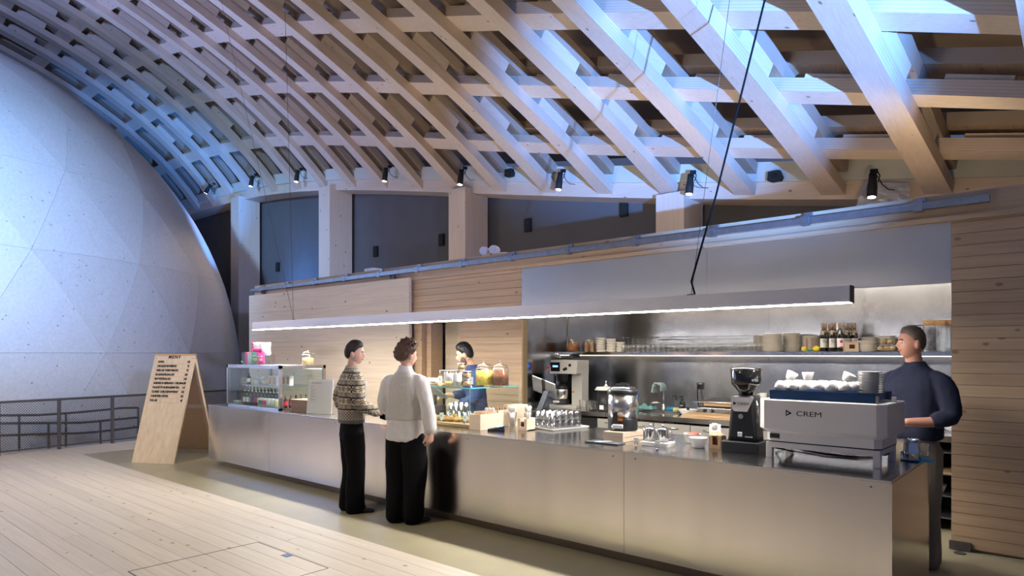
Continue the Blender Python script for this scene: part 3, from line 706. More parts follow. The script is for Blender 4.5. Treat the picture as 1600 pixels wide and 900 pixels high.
tag(MB().lathe([(.045, 0), (.045, .006), (.03, .008), (.03, .004)], (0, 0, 0), 18).build('floor_outlet', 'dark_metal', None, 0, at_z(1500, 864.5, 0)), 'round dark outlet in the resin floor by the clad wall', 'floor outlet')
p = at_y(1500, 300, 6.6)

# ---------------------------------------------------------------- small things: shared makers
def on(px, py, z=CT): return at_z(px, py, z)
def lathe_thing(name, prof, m, lab, cat, loc, group=None, n=20, rotz=0):
    o = MB().lathe(prof, (0, 0, 0), n).build(name, m, None, 0, loc); return tag(o, lab, cat, group)
def shelf_at(px, y=None): p = at_y(px, 552, y if y else 8.05); return Vector((p.x, p.y, SZ + .001))
def tumbler_mesh(r=.034, h=.085):
    me = MB().lathe([(r * .80, 0), (r, h), (r - .003, h), (r * .80 - .004, .008), (.001, .008)], (0, 0, 0), 14, 0, True).mesh('tumbler'); me.materials.append(MATS['glassware']); return me
def single(me, name, lab, cat, loc, group=None, rot=(0, 0, 0)):
    o = bpy.data.objects.new(name, me); COL.objects.link(o); o.location = loc; o.rotation_euler = rot; return tag(o, lab, cat, group)
def glass_jar(loc, r, h, fill, m, lab, lidh=.05, lid='glass', group=None, knob=True):
    t = thing('storage_jar', lab, 'jar', loc, 0, group)
    MB().lathe([(r * .97, 0), (r, .01), (r, h * .9), (r * .82, h), (r * .80, h), (r * .97, h * .89), (r * .96, .012), (.001, .01)], (0, 0, 0), 20).build('jar', 'glass', t)
    f = MB().lathe([(.001, .013), (r * .93, .013), (r * .93, fill), (.001, fill + .008)], (0, 0, 0), 18).build('contents', m, t)
    if knob: MB().lathe([(r * .86, h), (r * .9, h + .006), (r * .5, h + lidh * .55), (.012, h + lidh * .65), (.017, h + lidh * .85), (.012, h + lidh), (.001, h + lidh)], (0, 0, 0), 18).build('lid', lid, t)
    else: MB().lathe([(r * .98, h * .93), (r * 1.02, h * .94), (r * 1.02, h * .94 + lidh), (.001, h * .94 + lidh)], (0, 0, 0), 18).build('lid', lid, t)
    return t
def stack(loc, r, h, n, m, name, lab, cat, group, kind='bowl', wob=0):
    """a pile whose every piece is its own object"""
    d = h / n
    if kind == 'bowl': me = MB().lathe([(r * .62, 0), (r * .68, .004), (r * .98, d * 2.6), (r, d * 2.65), (r * .94, d * 2.6), (r * .6, .012), (.001, .012)], (0, 0, 0), 22).mesh(name)
    elif kind == 'plate': me = MB().lathe([(r * .60, 0), (r * .62, .002), (r * .98, d * 1.15), (r, d * 1.3), (r * .96, d * 1.25), (r * .55, .006), (.001, .006)], (0, 0, 0), 24).mesh(name)
    else: me = MB().lathe([(r * .80, 0), (r * .86, d * .1), (r * .985, d * .5), (r, d * .98), (r * .97, d * 1.0), (r * .80, d * .3), (.001, d * .3)], (0, 0, 0), 22).mesh(name)
    me.materials.append(MATS[m])
    for i in range(n):
        single(me, name, lab, cat, (loc[0] + random.uniform(-wob, wob), loc[1] + random.uniform(-wob, wob), loc[2] + i * d), group)
def frame_on(px, py, z=CT): return on(px, py, z)

# ---------------------------------------------------------------- things on the steel shelf
glass_jar(shelf_at(894, 7.95), .105, .20, .135, 'almond', 'big lidded glass jar of roasted nuts at the end of the steel shelf')
glass_jar(shelf_at(920, 8.06), .085, .195, .13, 'almond', 'glass jar of roasted nuts behind the pepper mills')
glass_jar(shelf_at(934, 8.26), .085, .19, .12, 'almond', 'glass jar of nuts half hidden beside the beige bowl stack')
for px, lab in ((916, 'tall wooden pepper mill in front of a nut jar'), (925, 'wooden pepper mill next to the beige bowl stack')):
    lathe_thing('pepper_mill', [(.026, 0), (.028, .02), (.018, .06), (.016, .09), (.026, .115), (.022, .135), (.008, .15), (.012, .16), (.001, .17)], 'tray_wood', lab, 'pepper mill', shelf_at(px, 7.87), 'pepper mills on the steel shelf', 14)
stack(shelf_at(939, 7.96), .072, .20, 6, 'stoneware', 'bowl', 'beige bowl in the tallest bowl stack beside the nut jars', 'bowl', 'tallest beige bowl stack', 'bowl2', .003)
stack(shelf_at(955, 7.96), .068, .185, 5, 'stoneware', 'bowl', 'beige bowl in the stack between the tallest stack and the wine glasses', 'bowl', 'middle beige bowl stack', 'bowl2', .003)
stack(shelf_at(969.5, 8.02), .06, .14, 4, 'stoneware', 'bowl', 'beige bowl in the short stack against the wine glasses', 'bowl', 'short beige bowl stack', 'bowl2', .003)
wg = MB().lathe([(.028, 0), (.036, .045), (.037, .07), (.024, .095), (.005, .108), (.0035, .165), (.005, .190), (.031, .198)], (0, 0, 0), 12, 0, False).mesh('wine_glass'); wg.materials.append(MATS['glassware'])
xa, xb = shelf_at(976, 7.92).x, shelf_at(1182, 7.92).x
for r in range(3):
    k = 25
    for i in range(k):
        single(wg, 'wine_glass', 'clear wine glass standing upside down in the long rows on the steel shelf', 'wine glass', (xa + (xb - xa) * i / (k - 1) + .012 * r, 7.90 + .088 * r, SZ + .001), 'upside-down wine glasses')
stack(shelf_at(1192, 8.26), .118, .19, 12, 'stoneware', 'plate', 'beige plate in the stack touching the wine glasses', 'plate', 'plate stack by the wine glasses', 'plate', .002)
stack(shelf_at(1207, 7.93), .118, .205, 12, 'stoneware', 'plate', 'beige plate in the tall front stack near the wine glasses', 'plate', 'tall front plate stack', 'plate', .002)
stack(shelf_at(1237, 8.16), .105, .215, 13, 'stoneware', 'plate', 'beige plate in the tallest stack between plates and lemons', 'plate', 'tallest plate stack', 'plate', .002)
stack(shelf_at(1267, 8.24), .11, .185, 11, 'stoneware', 'plate', 'beige plate in the stack behind the lemons', 'plate', 'plate stack behind the lemons', 'plate', .002)
p = shelf_at(1254, 7.86); t = thing('lemon_half', 'cut lemon showing its pale flesh on the steel shelf', 'lemon', p, math.radians(-60))
MB().ball((0, .022, .031), (.031, .030, .031), 14).build('rind', 'lemon', t); MB().ball((0, -.003, .031), (.026, .006, .026), 14).build('flesh', 'lemon_flesh', t)
p = shelf_at(1275.5, 7.88); tag(MB().ball((0, 0, .033), (.040, .032, .033), 16).ball((-.04, 0, .033), .009, 8, 0, 5).build('lemon', 'lemon', None, 0, p), 'whole yellow lemon beside the wine bottles', 'lemon')
p = shelf_at(1264.5, 7.86); t = thing('printed_glass', 'small clear glass with red and green print between the lemons', 'glass', p)
MB().lathe([(.026, 0), (.034, .12), (.037, .15), (.035, .15), (.024, .01), (.001, .01)], (0, 0, 0), 16).build('cup', 'glass', t)
MB().lathe([(.0275, .002), (.0285, .022), (.001, .022)], (0, 0, 0), 16).build('green_band', 'label_green', t)
for a in (-.5, 1.9): MB().b2(-.004, .004, -.0375, -.0345, .03, .12).build('red_print', 'label_red', t).rotation_euler = (0, 0, a)
def bottle(loc, lab, group, label_m='label_paper', neck='wine_glass_dark', tagm=True, logo=False, tall=1.0):
    t = thing('wine_bottle', lab, 'bottle', loc, math.radians(35), group)
    MB().lathe([(.034, 0), (.037, .006), (.037, .175), (.030, .205), (.015, .235), (.0135, .30), (.0155, .302), (.0155, .315), (.001, .316)], (0, 0, 0), 18).build('body', 'wine_glass_dark', t)
    MB().lathe([(.0165, .255), (.0165, .318), (.001, .319)], (0, 0, 0), 14).build('capsule', neck, t)
    R = []
    for z in (.045, .145):
        R.append([(.0378 * math.sin(a), -.0378 * math.cos(a), z) for a in [-1.25 + 2.5 * k / 12 for k in range(13)]])
    lb = MB().rings(R, 0, False, True, False).build('label', label_m, t)
    if logo:
        MB().ball((0, -.039, .11), (.016, .002, .016), 10, 0, 6).build('logo', 'label_red', lb); MB().box((0, -.038, .052), (.045, .003, .008)).build('red_band', 'label_red', lb)
    else:
        text_obj('print', 'RÖTT\nVIN', .020, (0, -.0392, .118), (PI / 2, 0, 0), 'ink', lb, 'CENTER')
    if tagm: MB().lathe([(.030, .206), (.024, .232), (.0175, .232), (.024, .206)], (0, 0, 0), 14).build('neck_tag', 'kraft', t)
    return t
bt = [(1286, 7.92, 1), (1300, 7.92, 1), (1323, 8.0, 0), (1335, 8.04, 0), (1290, 8.04, 0), (1304, 8.04, 0), (1296, 8.16, 0), (1312, 8.16, 0), (1329, 8.16, 0)]
for px, yy, front in bt:
    bottle(shelf_at(px, yy), ('dark wine bottle with a paper neck tag beside the whole lemon' if px < 1290 else 'dark wine bottle with a paper neck tag next to the red emblem bottle') if front else 'dark wine bottle standing in the back of the bottle group', 'front wine bottles' if front else 'back wine bottles', 'label_paper', 'tray_wood')
bottle(shelf_at(1312.5, 7.87), 'wine bottle with a beige capsule and a red emblem on its white label', None, 'paper', 'kraft', False, True)
def napkin_box(loc, rz, w, d, h, lab, window='amber_glass', m='box_wood'):
    t = thing('wooden_box', lab, 'box', loc, rz)
    th = .008
    MB().b2(-w / 2, w / 2, -d / 2 + th, d / 2, 0, th).build('bottom', m, t)
    MB().b2(-w / 2, -w / 2 + th, -d / 2 + th, d / 2, 0, h).build('side', m, t); MB().b2(w / 2 - th, w / 2, -d / 2 + th, d / 2, 0, h).build('side', m, t); MB().b2(-w / 2 + th, w / 2 - th, d / 2 - th, d / 2, 0, h).build('back', m, t)
    MB().b2(-w / 2, -w * .22, -d / 2, -d / 2 + th, 0, h).b2(w * .22, w / 2, -d / 2, -d / 2 + th, 0, h).b2(-w * .22, w * .22, -d / 2, -d / 2 + th, 0, h * .3).build('front', m, t)
    MB().b2(-w / 2 + th * 1.5, w / 2 - th * 1.5, -d / 2 + th * 1.5, d / 2 - th * 1.5, th, h * .72).build('contents', window, t)
    return t
napkin_box(shelf_at(1329, 7.86), math.radians(28), .13, .13, .105, 'pale wooden box with a dark red filling on the steel shelf')
stack(shelf_at(1358, 8.2), .095, .155, 8, 'stoneware', 'plate', 'beige deep plate in the back stack beside the bottles', 'plate', 'deep plates behind the front stack', 'plate', .002)
stack(shelf_at(1355, 7.91), .095, .11, 5, 'stoneware', 'plate', 'beige deep plate in the low front stack beside the small jars', 'plate', 'low front stack of deep plates', 'plate', .003)
stack(shelf_at(1386, 8.16), .092, .165, 8, 'stoneware', 'plate', 'beige plate in the stack behind the small snack jars', 'plate', 'plate stack behind the small jars', 'plate', .002)
for k, (px, lv) in enumerate(((1376, 0), (1386, 0), (1395, 0), (1380, 1), (1390, 1))):
    p = shelf_at(px, 7.87); glass_jar((p.x, p.y, p.z + lv * .068), .033, .064, .048, 'cereal', ['small snack jar in the bottom row on the steel shelf', 'small snack jar in the top row on the steel shelf'][lv], .006, 'zinc', ['bottom row of small jars', 'top row of small jars'][lv], False)
for k, px in enumerate((1452, 1470, 1480, 1496)):
    p = shelf_at(px, 7.95 if k != 2 else 8.10); glass_jar(p, .058, .285, .012, 'glass', 'tall clear glass jar with a cork lid at the end of the steel shelf', .05, 'cork', 'tall jars with cork lids', False)
p = shelf_at(1433, 8.0); t = thing('carton', 'dark patterned carton behind the barista at the shelf', 'carton', p, .4); MB().b2(-.05, .05, -.04, .04, 0, .275).build('body', 'black_plastic', t); MB().b2(-.045, .045, -.0412, -.04, .20, .265).build('print', 'paper', t); MB().b2(-.02, .03, -.0418, -.0412, .21, .25).build('red_print', 'label_red', t)

# ---------------------------------------------------------------- things on the back worktop
def wt_at(px, y): p = at_y(px, 552, y); return Vector((p.x, p.y, WT + .001))
# filter coffee brewer
p = Vector((-5.553, 7.62, WT + .001)); br = thing('coffee_brewer', 'tall steel filter coffee brewer with a blue display in the corner of the niche', 'coffee brewer', p, 0); br.scale = (.96, .60, 1)
MB().b2(-.24, .24, -.26, .26, 0, .03).build('base', 'steel_satin', br, .004)
MB().b2(.06, .238, -.02, .258, .03, .469).build('tower', 'steel_satin', br, .006); MB().b2(-.238, .058, .12, .256, .03, .468).build('back_plate', 'black_plastic', br, .004)
hdp = MB().hexa([(-.24, -.24, .47), (.24, -.24, .47), (.24, .26, .47), (-.24, .26, .47), (-.24, -.20, .66), (.24, -.20, .66), (.24, .26, .66), (-.24, .26, .66)]).build('head', 'steel_satin', br)
MB().b2(-.225, -.06, -.246, -.225, .50, .63).build('display', 'black_gloss', hdp); MB().b2(-.185, -.09, -.2475, -.245, .56, .585).build('display_text', 'display_blue', hdp)
for (x, z) in ((.02, .53), (.05, .54), (.12, .59)): MB().lathe([(.022, 0), (.02, .02), (.001, .02)], (0, 0, 0), 12).build('knob', 'black_plastic', hdp, 0, (x, -.215 - .012, z)).rotation_euler = (PI / 2, 0, 0)
MB().tube([(-.24, -.22, .56), (-.27, -.22, .56), (-.30, -.24, .52)], .012, 8).build('hot_water_tap', 'red_plastic', br)
MB().lathe([(.04, 0), (.085, .02), (.10, .15), (.10, .16)], (0, 0, 0), 18).build('filter_basket', 'black_plastic', br, 0, (-.08, -.08, .34)); MB().b2(-.20, -.175, -.16, -.13, .27, .44).build('handle', 'black_plastic', br)
MB().b2(.068, .10, -.028, -.02, .20, .225).build('switch', 'orange_plastic', br)
MB().b2(.0601, .2395, -.0215, -.02, .036, .44).build('front_plate', 'steel_satin', br)
an = thing('thermos_jug', 'steel and black thermos jug standing under the coffee brewer', 'thermos', (p.x - .085, p.y - .06, WT + .033))
MB().lathe([(.10, 0), (.105, .01), (.105, .07)], (0, 0, 0), 20).build('base', 'black_plastic', an); MB().lathe([(.103, .07), (.103, .21), (.098, .22)], (0, 0, 0), 20).build('body', 'steel_plain', an)
MB().lathe([(.10, .22), (.095, .25), (.05, .275), (.03, .285), (.001, .285)], (0, 0, 0), 20).build('lid', 'black_plastic', an); MB().b2(-.04, .04, -.155, -.10, .03, .06).build('tap', 'white_plastic', an, .008)
ut = thing('utensil_heap', 'black utensils and whisks lying on top of the coffee brewer', 'utensils', (p.x, p.y, WT + .662))
for k in range(6):
    a = -.5 + .25 * k; MB().tube([(-.20 + .05 * k, -.16 + .03 * k, .015), (.05, -.05, .03 + .008 * k), (.18 - .02 * k, .02 + .02 * k, .045 + .006 * k)], [.012, .010, .014], 6).build('utensil', 'black_plastic', ut)
MB().ball((-.14, -.10, .075), (.045, .03, .03), 10, 0, 6).tube([(-.14, -.10, .06), (-.05, -.05, .01)], .008, 6).build('ladle', 'chrome', ut)
for px, yy in ((912, 7.36), (922, 7.30), (928, 7.46)):
    o = MB().lathe([(.055, 0), (.058, .005), (.062, .125), (.066, .13), (.059, .125), (.054, .008), (.001, .008)], (0, 0, 0), 18).build('glass_jug', 'glass', None, 0, wt_at(px, yy)); MB().tube([(.06, 0, .11), (.095, 0, .10), (.095, 0, .04), (.058, 0, .03)], .007, 6).build('handle', 'glass', o)
    tag(o, 'small clear glass jug between the brewer and the black container', 'jug', 'glass jugs on the worktop')
p = wt_at(947, 7.42); t = thing('food_container', 'black round food container with a white lid and tap knob', 'container', p)
MB().lathe([(.105, 0), (.11, .01), (.115, .27)], (0, 0, 0), 20).build('body', 'black_plastic', t); MB().lathe([(.145, .27), (.15, .278), (.135, .29), (.125, .31), (.001, .315)], (0, 0, 0), 22).build('lid', 'white_plastic', t)
MB().lathe([(.03, .315), (.03, .335), (.012, .34), (.010, .37), (.016, .385), (.001, .395)], (0, 0, 0), 12).build('knob', 'chrome', t); MB().b2(-.03, .03, -.112, -.104, .02, .075).build('sticker', 'label_paper', t)
p = wt_at(992, 7.30); t = thing('spray_bottle', 'spray bottle of turquoise cleaner with a blue trigger', 'spray bottle', p, .5)
MB().lathe([(.042, .0), (.045, .005), (.045, .085), (.001, .085)], (0, 0, 0), 16).build('liquid', 'teal_liquid', t); MB().lathe([(.0455, .0855), (.045, .13), (.02, .19), (.017, .215)], (0, 0, 0), 16).build('bottle', 'white_plastic', t)
MB().b2(-.02, .02, -.02, .02, .20, .215).build('collar', 'blue_plastic', t); MB().hexa([(-.025, -.016, .215), (.03, -.016, .215), (.03, .016, .215), (-.025, .016, .215), (-.045, -.014, .27), (.02, -.014, .27), (.02, .014, .27), (-.045, .014, .27)]).build('head', 'white_plastic', t)
MB().tube([(.02, 0, .265), (.045, 0, .25), (.04, 0, .205)], .009, 6).build('trigger', 'blue_plastic', t)
# sink
t = thing('sink', 'shallow steel sink set into the back worktop', 'sink', (-4.15, WY0 + .5, WT))
MB().b2(-.318, .318, -.218, .218, -.16, -.15).b2(-.318, -.312, -.218, .218, -.16, .004).b2(.312, .318, -.218, .218, -.16, .004).b2(-.318, .318, -.218, -.212, -.16, .004).b2(-.318, .318, .212, .218, -.16, .004).build('basin', 'steel_plain', t)
p = wt_at(1037, 7.98); t = thing('tap', 'chrome mixer tap behind the sink with a tall riser', 'tap', p)
MB().lathe([(.03, 0), (.03, .03), (.022, .04), (.022, .10)], (0, 0, 0), 14).build('body', 'chrome', t); MB().tube([(0, 0, .10), (0, 0, .30), (-.03, -.02, .345), (-.09, -.05, .35), (-.12, -.07, .30)], .012, 8).build('riser', 'chrome', t)
MB().tube([(0, -.01, .09), (-.10, -.06, .10), (-.15, -.10, .085)], [.016, .014, .012], 8).build('spout', 'chrome', t)
mb = MB(); R = []
for i in range(11):
    a = i / 10; ang_ = PI * (.05 + 1.0 * a); cx, cz = -.055 - .075 * math.cos(PI - ang_) , .30 + .065 * math.sin(ang_)
    if a > .85: cz -= (a - .85) * .4
    R.append([(cx + .012 * math.sin(3 * k + i), -.10 + .030 * k, cz - .006 * math.sin(k * 2.1 + i) - (.05 if a < .1 else 0)) for k in range(6)])
mb.rings(R, 0, False, True, False); cl = mb.build('dish_cloth', 'fabric_teal', None, 0, p); cl.data.materials.clear(); cl.data.materials.append(mat('cloth_pale', (.42, .55, .55), .9)); sm = cl.modifiers.new('thick', 'SOLIDIFY'); sm.thickness = .014
tag(cl, 'pale green dish cloth draped over the tall tap riser', 'cloth')
def crumpled(name, loc, m, lab, cat, sx, sy, h, seed):
    mb = MB(); N_ = 10; R = []
    for i in range(N_ + 1):
        R.append([(sx * (i / N_ - .5) + .01 * mnoise.noise(Vector((i, j, seed))), sy * (j / N_ - .5) + .01 * mnoise.noise(Vector((j, i, seed + 5))), h * (.15 + abs(mnoise.noise(Vector((i * .45, j * .45, seed)))) * 1.6) * (0.2 if i in (0, N_) or j in (0, N_) else 1)) for j in range(N_ + 1)])
    mb.rings(R, 0, False, True, False); o = mb.build(name, m, None, 0, loc); s_ = o.modifiers.new('thick', 'SOLIDIFY'); s_.thickness = .004; return tag(o, lab, cat)
crumpled('sponge_cloth', wt_at(1012, 7.95), 'fabric_teal', 'crumpled turquoise cloth beside the sink tap', 'cloth', .22, .14, .07, 3)
crumpled('scrub_pad', wt_at(1050, 8.05), 'blue_cloth', 'crumpled blue scrubbing cloth behind the sink tap', 'cloth', .14, .08, .04, 8)
def pump(px, m, lab, liquid=None):
    t = thing('soap_bottle', lab, 'soap bottle', wt_at(px, 7.78), .3, 'pump bottles by the sink')
    MB().lathe([(.038, 0), (.04, .005), (.04, .125), (.018, .15), (.016, .16)], (0, 0, 0), 16).build('bottle', m, t); MB().lathe([(.018, .16), (.018, .185), (.006, .19), (.006, .205), (.016, .207), (.016, .22), (.001, .22)], (0, 0, 0), 12).tube([(0, 0, .212), (-.045, 0, .21)], .006, 6).build('pump', 'black_plastic', t)
    if liquid: MB().lathe([(.036, .005), (.036, .06), (.001, .06)], (0, 0, 0), 14).build('liquid', liquid, t)
pump(1056, 'glass', 'clear pump soap bottle beside the sink', 'lemon_flesh'); pump(1066, 'black_gloss', 'black pump soap bottle beside the clear one')
p = wt_at(1075, 7.62); t = thing('prep_bowl', 'wide white bowl with a small dark pot behind the cutting board', 'bowl', p); MB().lathe([(.075, 0), (.08, .005), (.13, .06), (.132, .064), (.125, .06), (.07, .01), (.001, .01)], (0, 0, 0), 22).build('bowl', 'white_ceramic', t); MB().lathe([(.016, .012), (.02, .09), (.017, .092), (.001, .09)], (0, 0, 0), 12).build('pot', 'black_plastic', t)
tag(MB().b2(-.72, .72, -.17, .17, 0, .042).b2(-.72, .72, -.1715, -.17, .018, .022).build('cutting_board', 'board_wood', None, .006, (at_y(1075, 656, 7.35).x + .72, 7.37, WT + .001)), 'long thick wooden cutting board at the front of the back worktop', 'cutting board')
p = (at_y(1100, 600, 7.92).x + .30, 7.95, WT + .001); t = thing('contact_grill', 'steel contact grill with a closed lid behind the cutting board', 'grill', p)
MB().b2(-.30, .32, -.22, .22, .012, .085).build('base', 'steel_plain', t, .006); MB().hexa([(-.29, -.2, .10), (.31, -.2, .10), (.31, .2, .10), (-.29, .2, .10), (-.27, -.17, .17), (.29, -.17, .17), (.29, .2, .19), (-.27, .2, .19)]).build('lid', 'dark_metal', t, .006)
MB().b2(-.28, .30, -.22, .2, .087, .099).build('plates', 'black_matte', t); MB().b2(-.22, .2, -.205, -.2, .11, .15).build('lid_front', 'board_wood', t)
for x in (-.20, -.10): MB().lathe([(.022, 0), (.018, .02), (.001, .02)], (x, 0, 0), 12).build('knob', 'black_plastic', t, 0, (0, -.22, .05)).rotation_euler = (PI / 2, 0, 0)
MB().tube([(-.30, -.16, .15), (-.34, -.22, .16), (-.34, -.26, .16), (.3, -.26, .16), (.31, -.16, .15)], .009, 6).build('handle', 'chrome', t)
for sx in (-.26, .28): MB().lathe([(.02, 0), (.02, .012)], (sx, -.16, 0), 10).build('foot', 'black_plastic', t)
so = at_y(1094.5, 603, NY - .01); t = thing('wall_socket', 'black double wall socket on the steel niche wall', 'socket', (so.x, NY - .005, so.z))
MB().b2(-.045, .045, -.018, 0, -.045, .045).build('plate', 'black_plastic', t, .004); MB().b2(-.02, .03, -.03, -.018, .025, .035).build('plug_cap', 'white_plastic', t)
tag(MB().tube([(so.x - .012, NY - .035, so.z + .01), (so.x - .02, NY - .06, so.z - .06), (so.x - .0, NY - .09, so.z - .2), (so.x + .05, NY - .16, so.z - .29), (so.x + .16, NY - .26, WT + .06)], .006, 6).build('grill_cable', 'cable_black'), 'black cable from the wall socket down to the contact grill', 'cable')
p = wt_at(1137, 7.6); t = thing('mug', 'white mug whose handle shows beside the grinder', 'mug', (p.x + .05, p.y, WT + .19 + .002)); MB().lathe([(.035, 0), (.042, .01), (.042, .09), (.039, .09), (.037, .012), (.001, .01)], (0, 0, 0), 18).build('cup', 'white_ceramic', t); MB().tube([(-.04, 0, .075), (-.065, 0, .072), (-.075, 0, .045), (-.062, 0, .022), (-.04, 0, .02)], .007, 8).build('handle', 'white_ceramic', t)
t.location = (-3.23 + .30, 7.95, WT + .192); 

# ---------------------------------------------------------------- menu board
W_ = Vector((.88, .475, 0)).normalized(); sgz = math.atan2(W_.y, W_.x); A0 = Vector((-10.9, 3.78, 0)); SW, SD, SH = .735, .97, 1.64
sg = thing('menu_board', 'tall folding timber menu board standing at the end of the counter', 'menu board', A0 + W_ * (SW / 2), sgz)
SL = math.hypot(SH, SD / 2); tilt = math.atan2(SD / 2, SH)
fb = MB().b2(-SW / 2, SW / 2, 0, .022, 0, SL).build('front_board', 'plywood', sg); fb.rotation_euler = (-tilt, 0, 0)
bb = MB().b2(-SW / 2, SW / 2, -.018, 0, .06, SL).build('back_board', 'board_wood', sg); bb.location = (0, SD, 0); bb.rotation_euler = (tilt, 0, 0)
for x in (-SW / 2 + .025, SW / 2 - .025): MB().b2(x - .025, x + .025, -.045, -.018, 0, SL - .05).build('frame_rail', 'plywood', bb)
for z in (.03, .82): MB().b2(-SW / 2 + .05, SW / 2 - .05, -.045, -.018, z, z + .06).build('frame_crosspiece', 'plywood', bb)
MB().tube([(0, .25, .80), (0, SD - .25, .80)], .006, 6).build('stay', 'box_wood', sg)
rows_ = [('SOPPA', '125'), ('CROQUE MONSIEUR', '95'), ('GRILLAD VARM MACKA', '95'), ('GLASNUDELSALLAD', '125'), ('MATVETESALLAD', '145'), ('SURDEG M SERRANO & FROMAGE', '75'), ('BAGUETTE M SKAGENRÖRA', '115'), ('CLASSIC CHILI KEBABWRAP', '135'), ('2 SORTERS OSTAR', '125'), ('BULLAR', '45')]
text_obj('title_letters', 'MENY', .072, (0, -.002, SL - .075), (PI / 2, 0, 0), 'ink', fb, 'CENTER', .002, 1, 1.25, .002)
for i, (a, b) in enumerate(rows_):
    z = SL - .145 - .0685 * i
    text_obj('menu_line', a, .046, (-SW / 2 + .085, -.002, z), (PI / 2, 0, 0), 'ink', fb, 'LEFT', .002, .80, 1.02, .0022)
    text_obj('price', b, .046, (SW / 2 - .07, -.002, z), (PI / 2, 0, 0), 'ink', fb, 'RIGHT', .002, .80, 1.02, .0022)
    MB().b2(-SW / 2 + .03, SW / 2 - .03, -.0012, 0, z - .022, z - .0195).build('letter_groove', 'tray_wood', fb)

# ---------------------------------------------------------------- display case with bottles
K0, K1, KY0, KY1, KZ1 = -9.56, -8.07, 4.60, 5.30, 1.485
kc = thing('display_case', 'glass display case with steel frame and a middle shelf at the end of the counter', 'display case', ((K0 + K1) / 2, (KY0 + KY1) / 2, CT + .001)); kx, ky, kh = (K1 - K0) / 2, (KY1 - KY0) / 2, KZ1 - CT
for sx in (-1, 1):
    for sy in (-1, 1): MB().box((sx * (kx - .02), sy * (ky - .02), kh / 2), (.04, .04, kh)).build('post', 'steel_plain', kc)
MB().b2(-kx, kx, -ky, ky, 0, .025).build('base', 'steel_plain', kc); MB().b2(-kx, kx, -ky, ky, kh - .045, kh).build('top', 'steel_plain', kc)
MB().b2(-kx + .04, kx - .04, -ky + .005, -ky + .011, .025, kh - .045).build('front_pane', 'glass_pane', kc); MB().b2(-kx + .04, kx - .04, ky - .011, ky - .005, .025, kh - .045).build('back_pane', 'glass_pane', kc)
for sx in (-1, 1): MB().b2(sx * (kx - .012) - .003, sx * (kx - .012) + .003, -ky + .04, ky - .04, .025, kh - .045).build('side_pane', 'glass_pane', kc)
MB().b2(-kx + .35, kx - .03, -ky + .06, ky - .05, .30, .312).build('glass_shelf', 'glass_pane', kc); MB().b2(-kx + .35, kx - .03, -ky + .055, -ky + .06, .299, .313).build('shelf_edge', 'chrome', kc)
MB().b2(-kx + .05, kx - .05, ky - .05, ky - .03, kh - .058, kh - .046).build('light_strip', 'led_warm', kc)
def small_bottle(loc, m, lm, h, r, group, lab, cap='white_plastic'):
    t = thing('drink_bottle', lab, 'bottle', loc, random.uniform(.3, .9), group)
    MB().lathe([(r, 0), (r, h * .6), (r * .38, h * .78), (r * .36, h * .93)], (0, 0, 0), 12).build('glass', m, t); MB().lathe([(r * .42, h * .92), (r * .42, h), (.001, h)], (0, 0, 0), 10).build('cap', cap, t)
    MB().lathe([(r * 1.02, h * .16), (r * 1.02, h * .50)], (0, 0, 0), 12, 0, False).build('label', lm, t); return t
kb = CT + .028
def kin(px, Y): p = at_y(px, 552, Y); return Vector((p.x, p.y, kb))
labs = ['label_paper', 'label_paper', 'label_blue', 'label_red', 'label_paper', 'label_green', 'label_paper']
for i in range(10):
    small_bottle(kin(383 + 5.6 * i, 4.725), 'wine_glass_dark', labs[i % 7], .20, .030, 'front row of dark bottles in the case', 'small dark bottle in the front row on the floor of the display case')
for i in range(10):
    small_bottle(kin(386 + 5.5 * i, 4.86), 'wine_glass_dark', 'label_paper', .262, .032, 'back row of dark bottles in the case', 'taller dark bottle in the back row on the floor of the display case')
for k, (px, m) in enumerate(((407, 'label_green'), (413, 'label_pink'), (420, 'paper'), (426, 'paper'), (432, 'lemon_flesh'))):
    o = MB().lathe([(.030, 0), (.031, .11), (.028, .115), (.001, .115)], (0, 0, 0), 14).lathe([(.0315, .03), (.0315, .085)], (0, 0, 0), 14, 1, False).build('drink_can', ['white_plastic', m], None, 0, kin(px, 4.645)); tag(o, ['green', 'pink', 'plain white', 'second plain white', 'pale yellow'][k] + ' labelled can in front of the bottles in the display case', 'can')
o = MB().lathe([(.06, 0), (.065, .03), (.06, .035), (.001, .03)], (0, 0, 0), 18).build('small_dish', 'white_ceramic', None, 0, kin(371, 4.78)); tag(o, 'low white dish on the floor of the display case beside the bottles', 'dish')
ks = CT + .314
def kup(px, Y): p = at_y(px, 552, Y); return Vector((p.x, p.y, ks))
single(wg, 'wine_glass', 'single wine glass upside down on the upper shelf of the display case', 'wine glass', kup(381, 4.78))
small_bottle(kup(389, 4.78), 'wine_glass_dark', 'paper', .16, .03, None, 'dark bottle with a big white label on the shelf of the display case', 'label_green')
cu0 = MB().lathe([(.026, 0), (.03, .01), (.042, .06), (.040, .06), (.028, .012), (.001, .012)], (0, 0, 0), 16).mesh('coffee_cup'); cu0.materials.append(MATS['white_ceramic'])
for k, (px, Y, z) in enumerate(((401, 4.8, 0), (407, 4.86, 0), (404, 4.83, .064), (413, 4.82, 0), (410, 4.84, .064), (417, 4.9, 0))):
    q = kup(px, Y); single(cu0, 'coffee_cup', 'white cup in the pile on the shelf of the display case', 'cup', (q.x, q.y, q.z + z), 'cups in the display case')
